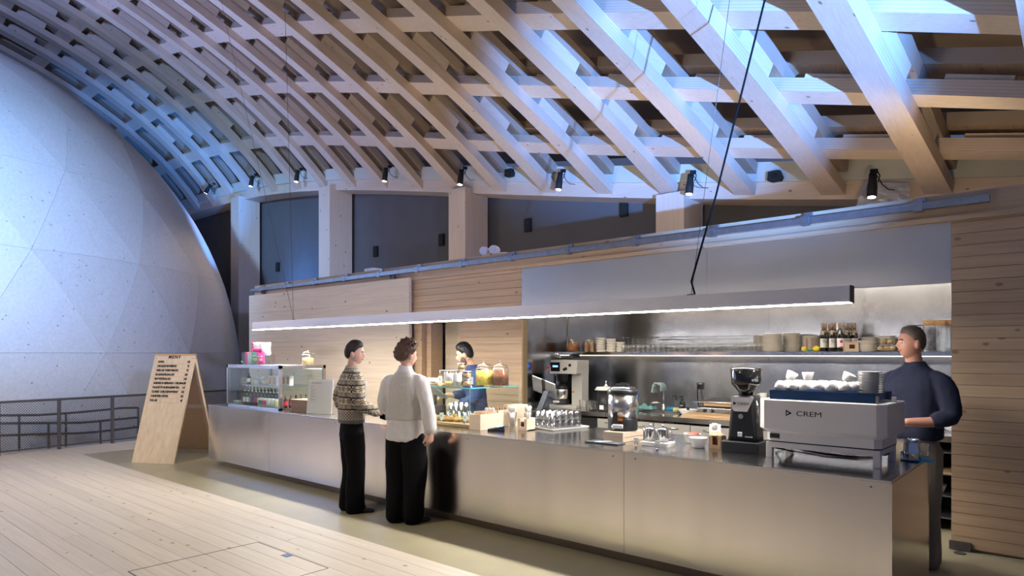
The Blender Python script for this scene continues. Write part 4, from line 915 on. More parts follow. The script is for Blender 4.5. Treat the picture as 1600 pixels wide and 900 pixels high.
for k, px in enumerate((425, 432, 446, 453)):
    q = kup(px, 4.76 if k < 2 else 4.9); o = MB().b2(-.04, .04, -.03, .03, 0, .135).b2(-.028, .028, -.0312, -.03, .02, .12, 1).build('tea_box', ['paper', 'salmon'], None, .002, q, ); tag(o, ['white tea box with pink print beside the cups', 'white tea box with pink print by the case post', 'white tea box with pink print behind the case post', 'last white tea box with pink print on the case shelf'][k], 'box', 'tea boxes in the display case')
for i in range(6):
    small_bottle((K1 - .10, 4.74 + .078 * i, kb), 'amber_glass', 'label_red', .16, .026, 'amber bottles by the side of the case', 'small amber bottle with a red label at the side pane of the display case', 'black_plastic')
# on the case: bag bin and cereal jar
q = at_y(404, 570, 4.86); t = thing('snack_bin', 'clear acrylic bin of snack bags on top of the display case', 'bin', (q.x, q.y, KZ1 + .002))
MB().b2(-.24, .24, -.13, .13, 0, .006).build('base', 'glass_pane', t)
for (x0, x1, y0, y1) in ((-.24, .24, -.132, -.128), (-.24, .24, .128, .132), (-.242, -.238, -.13, .13), (.238, .242, -.13, .13)): MB().b2(x0, x1, y0, y1, .006, .18).build('wall', 'glass_pane', t)
def bag(name, loc, w, h, m, lab, rx, rz, accent=None, ry=0):
    w *= 1.25
    mb = MB(); R = []; N_ = 10
    for i in range(N_ + 1):
        v = i / N_; th = .030 * math.sin(PI * v) ** .6 + .002; ww = w / 2 * (1 - .08 * math.sin(PI * v))
        R.append([(ww * math.cos(a) * (1 if abs(math.cos(a)) < .99 else 1), th * math.sin(a) * abs(math.sin(a)) ** .2, h * v) for a in [2 * PI * k / 14 for k in range(14)]])
    mb.rings(R); o = mb.build(name, m, None, 0, loc); o.rotation_euler = (rx, ry, rz)
    tag(o, lab, 'snack bag', 'snack bags in the acrylic bin')
    if accent:
        MB().ball((0, -.026, h * .40), (w * .28, .006, h * .14), 10, 0, 6).build('print', accent, o); MB().ball((0, -.024, h * .66), (w * .30, .005, h * .06), 10, 0, 6).build('title', 'paper', o)
    return o
bz = KZ1 + .012; bags = [(-.135, -.06, 0, .10, .17, 'label_red', 'dark red snack bag standing at the corner of the bin', 0, .5, None), (-.06, -.07, 0, .10, .16, 'plastic_sheet', 'clear silvery snack bag at the front of the bin', .0, .6, None), (.045, -.07, 0, .115, .175, 'label_green', 'green snack bag with a yellow print at the front of the bin', .0, .6, 'lemon'), (.135, -.06, 0, .095, .165, 'label_pink', 'pink snack bag at the end of the bin', .05, .7, 'kraft'),
        (-.12, .03, .13, .13, .19, 'label_pink', 'pink snack bag sticking out at the top of the bin', -.2, .5, 'paper'), (-.02, .03, .14, .14, .17, 'paper', 'white snack bag lying tilted on the heap', .2, .6, None), (.09, .04, .14, .13, .17, 'paper', 'white snack bag leaning at the back of the heap', .1, .9, None), (.03, .0, .10, .12, .14, 'label_pink', 'pink snack bag lying across the middle of the heap', .6, .6, None), (.13, .02, .12, .10, .12, 'plastic_sheet', 'silver snack bag with a green rim on the heap', .3, .8, 'lemon_flesh')]
for (x, y, z, w, h, m, lab, rx, rz, ac) in bags:
    bag('snack_bag', (q.x + x * 1.3, q.y + y, bz + z), w, h, m, lab, rx, rz, ac)
q = at_y(482, 570, 4.86); q = at_x(482.5, 567, -8.22); glass_jar((-8.24, q.y, KZ1 + .002), .085, .155, .10, 'cereal', 'lidded glass jar of cereal flakes on top of the display case', .06)
lathe_thing('small_camera', [(.035, 0), (.035, .03), (.025, .05), (.001, .055)], 'black_plastic', 'small black camera puck on top of the display case', 'camera', (at_y(377, 566, 4.78).x, 4.78, KZ1 + .002))
# stack of brown trays, menu holders
tm = MB(); rr = []
def rrect(w, d, r, n=4): return [(sx * (w / 2 - r) + r * math.cos(a0 + PI / 2 * k / n), sy * (d / 2 - r) + r * math.sin(a0 + PI / 2 * k / n)) for (sx, sy, a0) in ((1, 1, 0), (-1, 1, PI / 2), (-1, -1, PI), (1, -1, 1.5 * PI)) for k in range(n + 1)]
tm.rings([[(x * s_, y * s_, z) for x, y in rrect(.44, .33, .06)] for (s_, z) in ((.95, 0), (1, .011), (1, .0175), (.985, .0175), (.94, .005))], 0, True, False)
tme = tm.mesh('serving_tray'); tme.materials.append(MATS['tray_wood']); pc = on(475, 645); pc = Vector((-7.66, 4.79, CT + .001))
for i in range(9): single(tme, 'serving_tray', 'brown wooden serving tray in the stack beside the display case', 'tray', (pc.x, pc.y, pc.z + i * .0178), 'stack of brown trays', (0, 0, .12))
a_, b_ = on(469, 644.5), on(507, 645.5); c_ = on(536, 650)
def holder(p0, p1, h, lab, lean=.10, pr=True):
    d = p1 - p0; w = d.length; t = thing('menu_holder', lab, 'menu holder', (p0 + p1) / 2 + Vector((0, 0, .001)), math.atan2(d.y, d.x))
    M = Matrix.Rotation(-lean, 4, 'X'); s_ = MB().b2(-w / 2, w / 2, 0, .004, .003, h).build('sheet', 'paper', t); s_.rotation_euler = (-lean, 0, 0)
    MB().b2(-w / 2 - .004, w / 2 + .004, -.004, -.001, .002, h + .004).build('cover', 'glass', t).rotation_euler = (-lean, 0, 0); MB().b2(-w / 2, w / 2, -.002, .10, 0, .003).build('foot', 'glass_pane', t)
    if pr:
        text_obj('heading', 'DRYCKER & SMÅTT', .018, (-w / 2 + .05, -.0004, h - .05), (PI / 2, 0, 0), 'ink', s_, 'LEFT', .0003)
        for k in range(10):
            text_obj('price_line', ['Kaffe', 'Te', 'Bryggkaffe', 'Espresso', 'Cappuccino', 'Caffe latte', 'Varm choklad', 'Läsk', 'Mineralvatten', 'Juice'][k] + '   ' + str(32 + 3 * k), .012, (-w / 2 + .045, -.0004, h - .09 - .021 * k), (PI / 2, 0, 0), 'ink', s_, 'LEFT', .0003)
holder(Vector((-7.43, 4.60, CT)), Vector((-7.07, 4.72, CT)), .43, 'white price list in a clear stand beside the brown trays')
holder(Vector((-7.02, 4.80, CT)), Vector((-6.66, 4.92, CT)), .42, 'white sheet in a clear stand behind the customer in the patterned sweater', .10, False)

# ---------------------------------------------------------------- glass food case with jars on top
GX0, GX1, GY0, GY1, GZ = -5.70, -4.69, 4.75, 5.52, 1.300
gcx, gcy = (GX0 + GX1) / 2, (GY0 + GY1) / 2
gc = thing('glass_counter_case', 'open glass food case with a glass top on the counter', 'glass case', (gcx, gcy, CT + .001)); gw, gd, gh = (GX1 - GX0) / 2, (GY1 - GY0) / 2, GZ - CT
MB().b2(-gw, gw, -gd, gd, gh - .010, gh).build('top_pane', 'glass_pane', gc)
MB().b2(-gw, gw, -gd - .002, -gd, gh - .011, gh + .0005).build('top_edge', 'glass_edge', gc); MB().b2(gw, gw + .002, -gd, gd, gh - .011, gh + .0005).build('top_edge', 'glass_edge', gc)
MB().b2(-gw, gw, -gd + .002, -gd + .008, .0, gh - .011).build('front_pane', 'glass_pane', gc); MB().b2(gw - .008, gw - .002, -gd + .01, gd, 0, gh - .011).build('side_pane', 'glass_pane', gc)
MB().b2(gw - .003, gw, -gd, -gd + .003, .0, gh - .011).build('pane_edge', 'glass_edge', gc); MB().b2(gw - .003, gw, gd - .003, gd, .0, gh - .011).build('pane_edge', 'glass_edge', gc)
MB().b2(-gw + .002, -gw + .008, -gd + .01, gd, 0, gh - .011).build('side_pane', 'glass_pane', gc)
gz = GZ + .003
def gtop(px, Y): p = at_y(px, 552, Y); return Vector((p.x, p.y, gz))
glass_jar(gtop(757, 5.10), .098, .20, .165, 'banana_chip', 'big lidded glass jar of yellow dried fruit on the glass case', .065)
glass_jar(gtop(782, 5.14), .085, .20, .165, 'cookie', 'big lidded glass jar of dark chocolate sticks on the glass case', .065)
for k, (px, lv) in enumerate(((694, 0), (694, 1), (703, 1), (711, 1), (712, 0), (729, 0), (729, 1), (721, 2))):
    p = gtop(px, 5.0 if px != 729 else 4.90)
    nm = ['at the meringue end of the lower row', 'end of the upper row over the meringues', 'middle of the upper row behind the juice', 'upper row next to the single top jar', 'lower row behind the clear juice jar', 'lower jar of the pair beside the price card', 'upper jar of the pair beside the price card', 'single jar standing on top of the jar rows'][k]
    glass_jar((p.x, p.y, p.z + lv * .083), .052 if lv < 2 else .042, .076, .055, 'cereal', 'small jar of granola, ' + nm, .007, 'zinc', 'small granola jars on the glass case', False)
for px, m, lab in ((701, 'lemon_flesh', 'jar of yellow juice in front of the granola jars'), (715, 'meringue', 'jar of pale cream in front of the granola jars')):
    p = gtop(px, 4.83); t = thing('juice_jar', lab, 'jar', p); MB().lathe([(.048, 0), (.05, .15), (.047, .15), (.045, .006), (.001, .005)], (0, 0, 0), 18).build('glass', 'glass', t); MB().lathe([(.044, .007), (.044, .05 if m[0] == 'l' else .13), (.001, .05 if m[0] == 'l' else .13)], (0, 0, 0), 16).build('contents', m, t); MB().lathe([(.0505, .055), (.0505, .135)], (0, 0, 0), 16, 0, False).build('label', 'paper', t)
p = gtop(678, 4.95); tag(MB().b2(-.17, .17, -.10, .10, 0, .022).build('meringue_board', 'board_wood', None, .004, p), 'dark red-brown board under the meringues on the glass case', 'board')
for k in range(9): tag(MB().ball((0, 0, .02), (.038, .036, .028), 10).ball((.012, .0, .038), (.022, .02, .018), 8, 0, 5).build('meringue', 'meringue', None, 0, (p.x - .13 + .065 * (k % 5), p.y - .05 + .09 * (k // 5), p.z + .02)), 'white meringue piled on the board on the glass case', 'meringue', 'meringues on the glass case')
def card(px, Y, lab, z=None, s=1.0):
    p = at_y(px, 552, Y); t = thing('price_card', lab, 'price card', (p.x, p.y, z if z else gz), .6, 'price cards'); MB().b2(-.022 * s, .022 * s, -.001, .001, .03, .105 * s).build('card', 'paper', t); MB().lathe([(.018, 0), (.018, .004), (.003, .006), (.003, .032)], (0, 0, 0), 10).build('clip', 'chrome', t)
    text_obj('price', '45:-', .018, (-.016, -.0012, .065 * s), (PI / 2, 0, 0), 'ink', t, 'LEFT', .0003)
card(736, 4.84, 'small price card on a clip beside the granola jars'); card(688, 4.86, 'small price card standing among the meringues')
# inside the glass case
tag(MB().b2(-.28, .28, -.13, .13, 0, .03).b2(-.265, .265, -.131, -.13, .012, .026).build('sandwich_tray', 'board_wood', None, .004, (-5.0, 4.93, CT + .002)), 'wooden tray of sandwiches inside the glass case', 'tray')
tag(MB().b2(-.17, .17, -.12, .12, 0, .018).build('pastry_board', 'board_wood', None, .004, (-5.50, 4.95, CT + .002)), 'wooden board of pastries inside the glass case', 'board')
for k in range(6):
    o = MB().ball((0, 0, .032), (.055, .036, .032), 12, 0, 7).ball((.03, .006, .036), (.032, .034, .028), 10, 0, 6).ball((-.03, -.004, .034), (.032, .032, .028), 10, 0, 6).build('pastry', 'bread', None, 0, (-5.61 + .112 * (k % 3), 4.885 + .10 * (k // 3), CT + .021)); o.rotation_euler = (0, 0, .3 * (k % 2)); tag(o, 'golden pastry roll on the board in the glass case', 'pastry', 'pastries in the glass case')
for k in range(6):
    t = thing('sandwich', 'open sandwich with salad and salmon on the tray in the glass case', 'sandwich', (-5.21 + .10 * (k % 5), 4.88 + .10 * (k // 5) + .01 * k, CT + .033), .4 + .3 * k, 'sandwiches in the glass case')
    MB().ball((0, 0, .030), (.055, .038, .030), 12, 0, 6).build('bread', 'bread', t); MB().ball((.005, 0, .052), (.044, .034, .016), 10, 0, 5).build('salmon', 'salmon', t)
    for j in range(4): MB().ball((-.03 + .02 * j, .015 * (-1) ** j, .058 + .006 * (j % 2)), (.014, .010, .006), 8, 0, 4, Matrix.Rotation(j * 1.2, 3, 'Y')).build('salad_leaf', 'salad', t)
o = thing('berry_tart', 'red berry tart on the counter behind the customer in white', 'tart', (-5.80, 4.90, CT + .001)); MB().lathe([(.07, 0), (.085, .022), (.08, .024), (.001, .02)], (0, 0, 0), 18).build('crust', 'bread', o)
for k in range(14): MB().ball((.05 * math.cos(k * 2.4) * (k / 14) ** .5, .05 * math.sin(k * 2.4) * (k / 14) ** .5, .03), .014, 8, 0, 5).build('berry', 'berry', o)
card(690, 4.84, 'price card in front of the pastries inside the glass case', CT + .022); card(679, 4.82, 'price card by the berry tart inside the glass case', CT + .002); card(727, 4.83, 'price card in front of the sandwiches inside the glass case', CT + .034, .9)
tum = tumbler_mesh(.036, .10)
for lv in range(2):
    for i in range(5 if lv == 0 else 3):
        for j in range(3 if lv == 0 else 2):
            single(tum, 'tumbler', ['clear tumbler upside down in the lower layer inside the glass case', 'clear tumbler upside down in the upper layer inside the glass case'][lv], 'tumbler', (-5.45 + .082 * i + (.0 if lv == 0 else .03), 5.20 + .085 * j, CT + .002 + .103 * lv + .1), ['lower tumblers in the glass case', 'upper tumblers in the glass case'][lv], (PI, 0, 0))
lathe_thing('takeaway_tub', [(.048, 0), (.062, .13), (.065, .132), (.065, .14), (.001, .14)], 'white_ceramic', 'white paper tub behind the corner of the glass case', 'tub', (-4.78, 5.40, CT + .002))
p = on(672, 655); t = thing('till_screen', 'tilted grey till screen on a black stand behind the glass case', 'till', (-5.90, 5.38, CT + .001), math.radians(155))
MB().b2(-.10, .10, -.11, .11, 0, .14).build('base', 'black_plastic', t, .01); MB().b2(-.03, .03, -.015, .015, .14, .26).build('neck', 'black_plastic', t); sc = MB().b2(-.16, .16, -.008, .008, -.11, .11).build('screen', 'zinc', t, .006); sc.location = (0, -.03, .30); sc.rotation_euler = (-.8, 0, 0); MB().b2(-.15, .15, -.0095, -.008, -.10, .10).build('display', 'black_gloss', sc)

# ---------------------------------------------------------------- cutlery boxes, card reader, napkins, tablet
def open_box(name, loc, rz, w, d, h, lab, cat='box', m='box_wood', hole=True, th=.010):
    t = thing(name, lab, cat, loc, rz)
    MB().b2(-w / 2, w / 2, -d / 2, d / 2, 0, th).build('bottom', m, t)
    MB().b2(-w / 2, -w / 2 + th, -d / 2, d / 2, th, h).build('side', m, t); MB().b2(w / 2 - th, w / 2, -d / 2, d / 2, th, h).build('side', m, t)
    MB().b2(-w / 2 + th, w / 2 - th, -d / 2, -d / 2 + th, th, h).build('front', m, t); MB().b2(-w / 2 + th, w / 2 - th, d / 2 - th, d / 2, th, h).build('back', m, t)
    if hole: MB().b2(-w / 2 - .0008, -w / 2 + .0002, -.03, .03, h * .62, h * .74).build('hand_hole', 'tray_wood', t)
    return t
def cut_spoon(loc, h, rx, rz, lab, group, m='steel_satin'):
    mb = MB().tube([(0, 0, 0), (0, 0, h * .72)], [.003, .0045], 5); mb.ball((0, 0, h * .86), (.019, .006, .032), 10, 0, 6); o = mb.build('spoon', m, None, 0, loc); o.rotation_euler = (rx, 0, rz); return tag(o, lab, 'spoon', group)
p1, p2 = on(733, 670.5), on(750, 673.5)
bx = open_box('cutlery_box', (-4.575, 4.835, CT + .001), 0, .155, .27, .155, 'pale wooden box of wrapped cutlery beside the card reader')
for k in range(5):
    o = MB().hexa([(-.06, -.03, 0), (.06, -.03, 0), (.06, .085, 0), (-.06, .085, 0), (-.058, -.03, .018), (.058, -.03, .02), (.055, .085, .012), (-.055, .085, .01)]).build('cutlery_pouch', 'kraft', None, .004, (-4.575, 4.74 + .045 * k, CT + .10)); o.rotation_euler = (1.25 - .06 * k, 0, .0); tag(o, 'brown paper cutlery pouch packed in the wooden box', 'pouch', 'paper pouches in the box')
for k in range(3): cut_spoon((-4.60 + .035 * k, 4.90 + .012 * k, CT + .07), .13, .1, .5, 'spoon end sticking out of a paper pouch in the wooden box', 'spoons in the pouches')
b2x = open_box('cutlery_box', (-4.612, 5.10, CT + .001), 0, .135, .17, .175, 'second pale wooden box behind the card reader', 'box', 'box_wood', False)
b3x = open_box('cutlery_box', (-4.575, 5.32, CT + .001), 0, .16, .22, .215, 'third pale wooden box behind the flared glass of spoons', 'box', 'box_wood', False)
for k in range(4):
    o = MB().b2(-.05, .05, -.003, .003, 0, .17).build('paper_bag', 'kraft', None, 0, (-4.612, 5.05 + .032 * k, CT + .03)); o.rotation_euler = (.06 - .03 * k, .03 * k - .05, 0); tag(o, 'folded brown paper bag standing in the second wooden box', 'paper bag', 'paper bags in the box')
def cutlery_glass(loc, lab, group, slab, n=9, h=.13, r=.042, seed=1):
    o = MB().lathe([(r * .55, 0), (r * .6, .006), (r, h), (r * .96, h), (r * .55, .012), (.001, .012)], (0, 0, 0), 18).build('cutlery_glass', 'glass', None, 0, loc); tag(o, lab, 'glass'); rnd = random.Random(seed)
    for k in range(n):
        a = 2 * PI * k / n; cut_spoon((loc[0] + .012 * math.cos(a), loc[1] + .012 * math.sin(a), loc[2] + .016), .195 + rnd.uniform(-.01, .015), rnd.uniform(.06, .16), a + PI / 2, slab, group)
cutlery_glass((-4.455, 5.13, CT + .001), 'flared glass packed with spoons between the wooden boxes', 'spoons in the flared glass', 'steel spoon packed in the flared glass', 12, .155, .05, 2)
cutlery_glass((-4.36, 5.27, CT + .001), 'glass of teaspoons behind the small napkin box', 'teaspoons in the glass', 'steel teaspoon standing in the glass behind the napkin box', 10, .14, .045, 3)
q = on(776, 671); t = thing('card_reader', 'black card reader with a lit screen at the edge of the counter', 'card reader', (-4.37, 4.79, CT + .001), math.radians(-52))
MB().hexa([(-.04, -.085, 0), (.04, -.085, 0), (.04, .085, 0), (-.04, .085, 0), (-.038, -.08, .02), (.038, -.08, .02), (.038, .08, .05), (-.038, .08, .05)]).build('body', 'black_plastic', t, .008)
MB().b2(-.03, .03, .01, .07, .0, .003).build('screen', 'display_blue', t).matrix_local = Matrix.Translation((0, .0, .0345)) @ Matrix.Rotation(math.radians(10.5), 4, 'X')
for k in range(12): MB().b2(-.006, .006, -.004, .004, 0, .003).build('key', 'zinc', t).matrix_local = Matrix.Translation((-.02 + .02 * (k % 3), -.06 + .016 * (k // 3), .0235 + .003 * (k // 3))) @ Matrix.Rotation(math.radians(10.5), 4, 'X')
napkin_box((-4.20, 5.05, CT + .001), math.radians(0), .115, .13, .115, 'small pale wooden box with a dark red window beside the teaspoons')
q = on(846, 664); o = MB().b2(-.03, .03, -.015, .015, 0, .11).build('sugar_packet_stack', 'paper', None, .006, (-4.24, 5.19, CT + .001)); tag(o, 'white packet stack standing behind the small wooden box', 'packet')
q = on(849, 664); t = thing('tablet_till', 'tablet till on a slanted grey arm with a black base', 'till', (-4.37, 5.47, CT + .001), math.radians(12))
MB().b2(-.075, .075, -.07, .07, 0, .155).build('base', 'black_plastic', t, .008); MB().hexa([(-.03, -.02, .155), (.03, -.02, .155), (.03, .02, .155), (-.03, .02, .155), (.035, .03, .36), (.09, .03, .36), (.09, .06, .36), (.035, .06, .36)]).build('arm', 'fabric_dark', t)
tb = MB().b2(-.15, .15, -.008, .008, -.10, .10).build('tablet', 'zinc', t, .006); tb.location = (.03, .05, .40); tb.rotation_euler = (.55, .30, -.10); MB().b2(-.02, .02, -.013, .013, -.103, .103).build('clamp', 'black_plastic', tb); MB().b2(-.14, .14, .008, .0095, -.09, .09).build('display', 'black_gloss', tb)
MB().b2(-.008, .008, -.0715, -.07, .07, .085).build('logo', 'paper', t)
# tray of tumblers
tx, ty, tr_ = -4.04, 5.40, math.radians(-13)
t = MB(); t.rings([[(x * s_, y * s_, z) for x, y in rrect(.34, .50, .02)] for (s_, z) in ((.93, 0), (1, .016), (1, .02), (.98, .02), (.92, .006))], 0, True, False)
o = t.build('white_tray', 'white_ceramic', None, 0, (tx, ty, CT + .001)); o.rotation_euler = (0, 0, tr_); tag(o, 'white tray carrying two layers of upside-down tumblers', 'tray')
tum2 = tumbler_mesh(.035, .085)
for lv in range(2):
    for i in range(4):
        for j in range(5):
            dx_, dy_ = -.114 + .076 * i, -.19 + .08 * j
            single(tum2, 'tumbler', ['clear tumbler upside down in the lower layer on the white tray', 'clear tumbler upside down in the upper layer on the white tray'][lv], 'tumbler', (tx + dx_ * math.cos(tr_) - dy_ * math.sin(tr_), ty + dx_ * math.sin(tr_) + dy_ * math.cos(tr_), CT + .008 + .088 * lv + .085), ['lower tumblers on the white tray', 'upper tumblers on the white tray'][lv], (PI, 0, 0))
# urn on a box, napkin
ux_, uy_ = -3.09, 4.99
o = MB().b2(-.10, .10, -.17, .17, 0, .085).b2(.10, .1012, -.16, .16, .04, .043).build('urn_block', 'box_wood', None, .004, (-3.07, 5.02, CT + .001)); o.rotation_euler = (0, 0, .0); tag(o, 'pale wooden block under the tall drinks urn', 'wooden block')
t = thing('drinks_urn', 'tall steel drinks urn with black base and lid on the wooden block', 'urn', (-3.085, 5.03, CT + .0875), .25)
MB().lathe([(.125, 0), (.13, .01), (.13, .105), (.126, .11)], (0, 0, 0), 28).build('base', 'black_plastic', t); MB().lathe([(.127, .11), (.127, .315)], (0, 0, 0), 28).build('body', 'steel_plain', t)
MB().lathe([(.131, .315), (.133, .32), (.131, .355), (.12, .36)], (0, 0, 0), 28).build('rim', 'black_plastic', t); MB().lathe([(.12, .36), (.10, .378), (.04, .388), (.001, .39)], (0, 0, 0), 28).build('lid', 'chrome', t)
MB().b2(-.06, .06, -.018, .018, .383, .403).b2(-.02, .05, -.01, .01, .403, .416).build('handle', 'black_plastic', t, .004); MB().b2(-.045, -.005, -.138, -.12, .02, .16).build('gauge', 'black_plastic', t, .006); MB().tube([(-.03, -.13, .045), (-.03, -.18, .045), (-.03, -.185, .02)], .013, 8).build('tap', 'chrome', t); MB().b2(-.035, .06, -.195, -.172, .03, .065).build('tap_lever', 'white_plastic', t, .008)
MB().b2(.0, .035, -.132, -.126, .09, .108).build('switch', 'orange_plastic', t)
q = on(937, 694); mb = MB(); mb.hexa([(-.16, -.06, 0), (.15, -.07, 0), (.17, .05, 0), (-.13, .07, 0), (-.16, -.06, .012), (.15, -.07, .010), (.17, .05, .008), (-.13, .07, .014)]); o = mb.build('napkin', 'fabric_dark', None, .003, on(945, 692.5) + Vector((0, 0, .001))); o.rotation_euler = (0, 0, .12); tag(o, 'folded dark blue napkin in front of the wooden block', 'napkin')
for s_ in (0, .03): MB().hexa([(-.07 + s_, -.055, .0125), (-.06 + s_, -.055, .0125), (.02 + s_, .05, .0125), (.01 + s_, .05, .0125), (-.07 + s_, -.055, .0155), (-.06 + s_, -.055, .0155), (.02 + s_, .05, .0155), (.01 + s_, .05, .0155)]).build('stripe', 'paper', o)
# creamers
cq = on(1025, 697); o = MB(); o.rings([[(x * s_, y * s_, z) for x, y in rrect(.25, .16, .02)] for (s_, z) in ((.96, 0), (.96, .014), (1, .015), (1, .032), (.97, .034))], 0, True, False); so_ = o.build('creamer_tray', 'white_ceramic', None, 0, Vector((-2.67, 4.90, CT + .001))); so_.rotation_euler = (0, 0, .05); tag(so_, 'low white tray under the two chrome creamers', 'tray')
for k, (px, lab) in enumerate(((1014, 'chrome lidded creamer beside the wooden block'), (1033, 'chrome lidded creamer at the far side from the wooden block'))):
    t = thing('creamer', lab, 'creamer', ((-2.735, -2.63)[k], (4.895, 4.915)[k], CT + .0355), .6, 'chrome creamers')
    MB().lathe([(.042, 0), (.046, .004), (.044, .095), (.046, .10), (.03, .112), (.001, .115)], (0, 0, 0), 24).build('body', 'chrome', t); MB().lathe([(.006, .114), (.006, .12), (.012, .126), (.011, .136), (.001, .138)], (0, 0, 0), 12).build('knob', 'chrome', t); MB().tube([(.044, 0, .085), (.07, 0, .08), (.068, 0, .03), (.043, 0, .02)], .005, 6).build('handle', 'chrome', t); MB().tube([(-.044, 0, .08), (-.062, 0, .098)], [.012, .006], 8).build('spout', 'chrome', t)
for px, py, lab in ((994, 699, 'small tag on a wire clip in front of the creamer by the block'), (1027, 704, 'small tag on a wire clip in front of the other creamer')):
    q = on(px, py); t = thing('tag_clip', lab, 'tag', (q.x, q.y, CT + .001), .5, 'tags by the creamers'); MB().b2(-.018, .018, -.001, .001, .03, .075).build('tag', 'paper', t); MB().tube([(.015 * math.cos(a), -.003, .032 + .012 * math.sin(a)) for a in [k * PI / 5 for k in range(11)]], .0015, 4).build('ring', 'wire', t); MB().lathe([(.014, 0), (.010, .012), (.003, .02), (.002, .034)], (0, 0, 0), 10).build('foot', 'chrome', t)
# bowls, cartons, spoons, card
bowl_p = [(.048, 0), (.052, .004), (.072, .075), (.074, .08), (.069, .08), (.048, .01), (.001, .009)]
q = on(1087, 700); lathe_thing('dip_bowl', bowl_p, 'white_ceramic', 'white flared bowl at the front between creamers and grinder', 'bowl', (q.x, q.y + .045, CT + .001))
q = on(1073, 694); lathe_thing('dip_bowl', bowl_p, 'white_ceramic', 'white flared bowl half hidden behind the front bowl', 'bowl', (q.x - .0, q.y + .10, CT + .001))
tag(MB().hexa([(-.05, -.03, 0), (.05, -.03, 0), (.05, .03, 0), (-.05, .03, 0), (-.04, -.02, .012), (.05, -.02, .016), (.05, .03, .014), (-.04, .03, .012)]).build('sugar_packets', 'red_plastic', None, .003, (q.x + .02, q.y + .07, CT + .078)), 'red packet lying in the rear white bowl', 'packet')
q = on(1118, 700); t = napkin_box((-2.245, 5.10, CT + .001), math.radians(4), .10, .12, .095, 'kraft carton with a dark window against the grinder', 'amber_glass', 'kraft')
crumpled('napkin_paper', (-2.245, 5.10, CT + .097), 'kraft', 'brown paper napkin sticking out of the kraft carton', 'napkin', .09, .09, .02, 12)
q = on(1103, 695); lathe_thing('spoon_pot', [(.032, 0), (.04, .09), (.037, .09), (.03, .006), (.001, .006)], 'kraft', 'brown pot of teaspoons behind the white bowls', 'pot', (q.x, q.y + .17, CT + .001)); sp_ = (q.x, q.y + .17, CT + .008)
for k in range(7): cut_spoon((sp_[0] + .008 * math.cos(k), sp_[1] + .008 * math.sin(k), sp_[2]), .15, .12, k * .9, 'teaspoon standing in the brown pot', 'teaspoons in the brown pot')
q = on(1118, 676); t = thing('info_card', 'white printed card standing beside the grinder', 'card', (-2.47, 5.56, CT + .001), .5); MB().b2(-.048, .048, 0, .006, 0, .135).build('card', 'paper', t, .002)
for k in range(6): MB().b2(-.036, .03 - .006 * (k % 3), -.0008, 0, .03 + .016 * k, .034 + .016 * k).build('print_line', 'zinc', t)
MB().b2(-.06, .06, -.03, .03, 0, .003).build('foot', 'glass_pane', t)
stack(Vector((-2.16, 5.46, CT + .001)), .085, .03, 4, 'white_ceramic', 'saucer', 'white saucer in the low stack behind the grinder', 'saucer', 'saucers behind the grinder', 'plate', .001)

# ---------------------------------------------------------------- grinder
t = thing('coffee_grinder', 'tall black coffee grinder with a conical bean hopper', 'coffee grinder', (-2.01, 5.08, CT + .001), math.radians(3)); G = Matrix.Rotation(0, 3, 'Z')
def rr3(w, d, r, z, cx=0, cy=0): return [(x + cx, y + cy, z) for x, y in rrect(w, d, r)]
MB().rings([rr3(.28, .27, .008, 0), rr3(.28, .27, .008, .078), rr3(.27, .26, .008, .084)], 0, True, False).build('knock_box', 'black_plastic', t)
MB().rings([rr3(.225, .20, .03, .085, 0, .01), rr3(.222, .195, .03, .12, 0, .01), rr3(.185, .185, .04, .38, 0, .01), rr3(.19, .19, .045, .42, 0, .01), rr3(.16, .16, .05, .435, 0, .01)], 0, True, True).build('body', 'black_plastic', t)
bd = MB().prism([(-.082, .06), (.086, .06), (.082, .035), (.045, -.05), (-.052, -.05), (-.07, -.03)], 0, .006, 0).build('badge', 'cream_metal', t); bd.matrix_local = Matrix.Translation((0, -.0885, .362)) @ Matrix.Rotation(math.radians(86), 4, 'X')
text_obj('brand', 'CREM', .030, (-.030, .0, .0065), (0, 0, 0), 'ink', bd, 'LEFT', .0006, 1.15)
MB().prism([(-.062, -.004), (-.062, .026), (-.036, .011)], .006, .0072, 0).build('emblem', 'ink', bd)
MB().lathe([(.019, 0), (.019, .004), (.015, .005), (.015, .002)], (0, 0, 0), 18).build('power_button', 'zinc', t, 0, (-.005, -.091, .275)).rotation_euler = (PI / 2, 0, 0)
MB().b2(-.028, .008, -.102, -.094, .12, .155).build('touch_display', 'paper', t, .004); MB().b2(.03, .085, -.100, -.094, .118, .125).build('indicator', 'paper', t)
MB().tube([(.10, -.05, .40), (.115, -.06, .33), (.112, -.06, .27)], .007, 6).build('side_lever', 'chrome', t)
MB().lathe([(.05, .43), (.058, .455), (.108, .515), (.112, .53), (.118, .63), (.115, .632), (.11, .53), (.05, .46)], (0, .01, 0), 30).build('hopper', 'black_gloss', t); MB().lathe([(.119, .628), (.121, .64), (.10, .65), (.001, .652)], (0, .01, 0), 30).build('hopper_lid', 'black_gloss', t)
cp = t.children
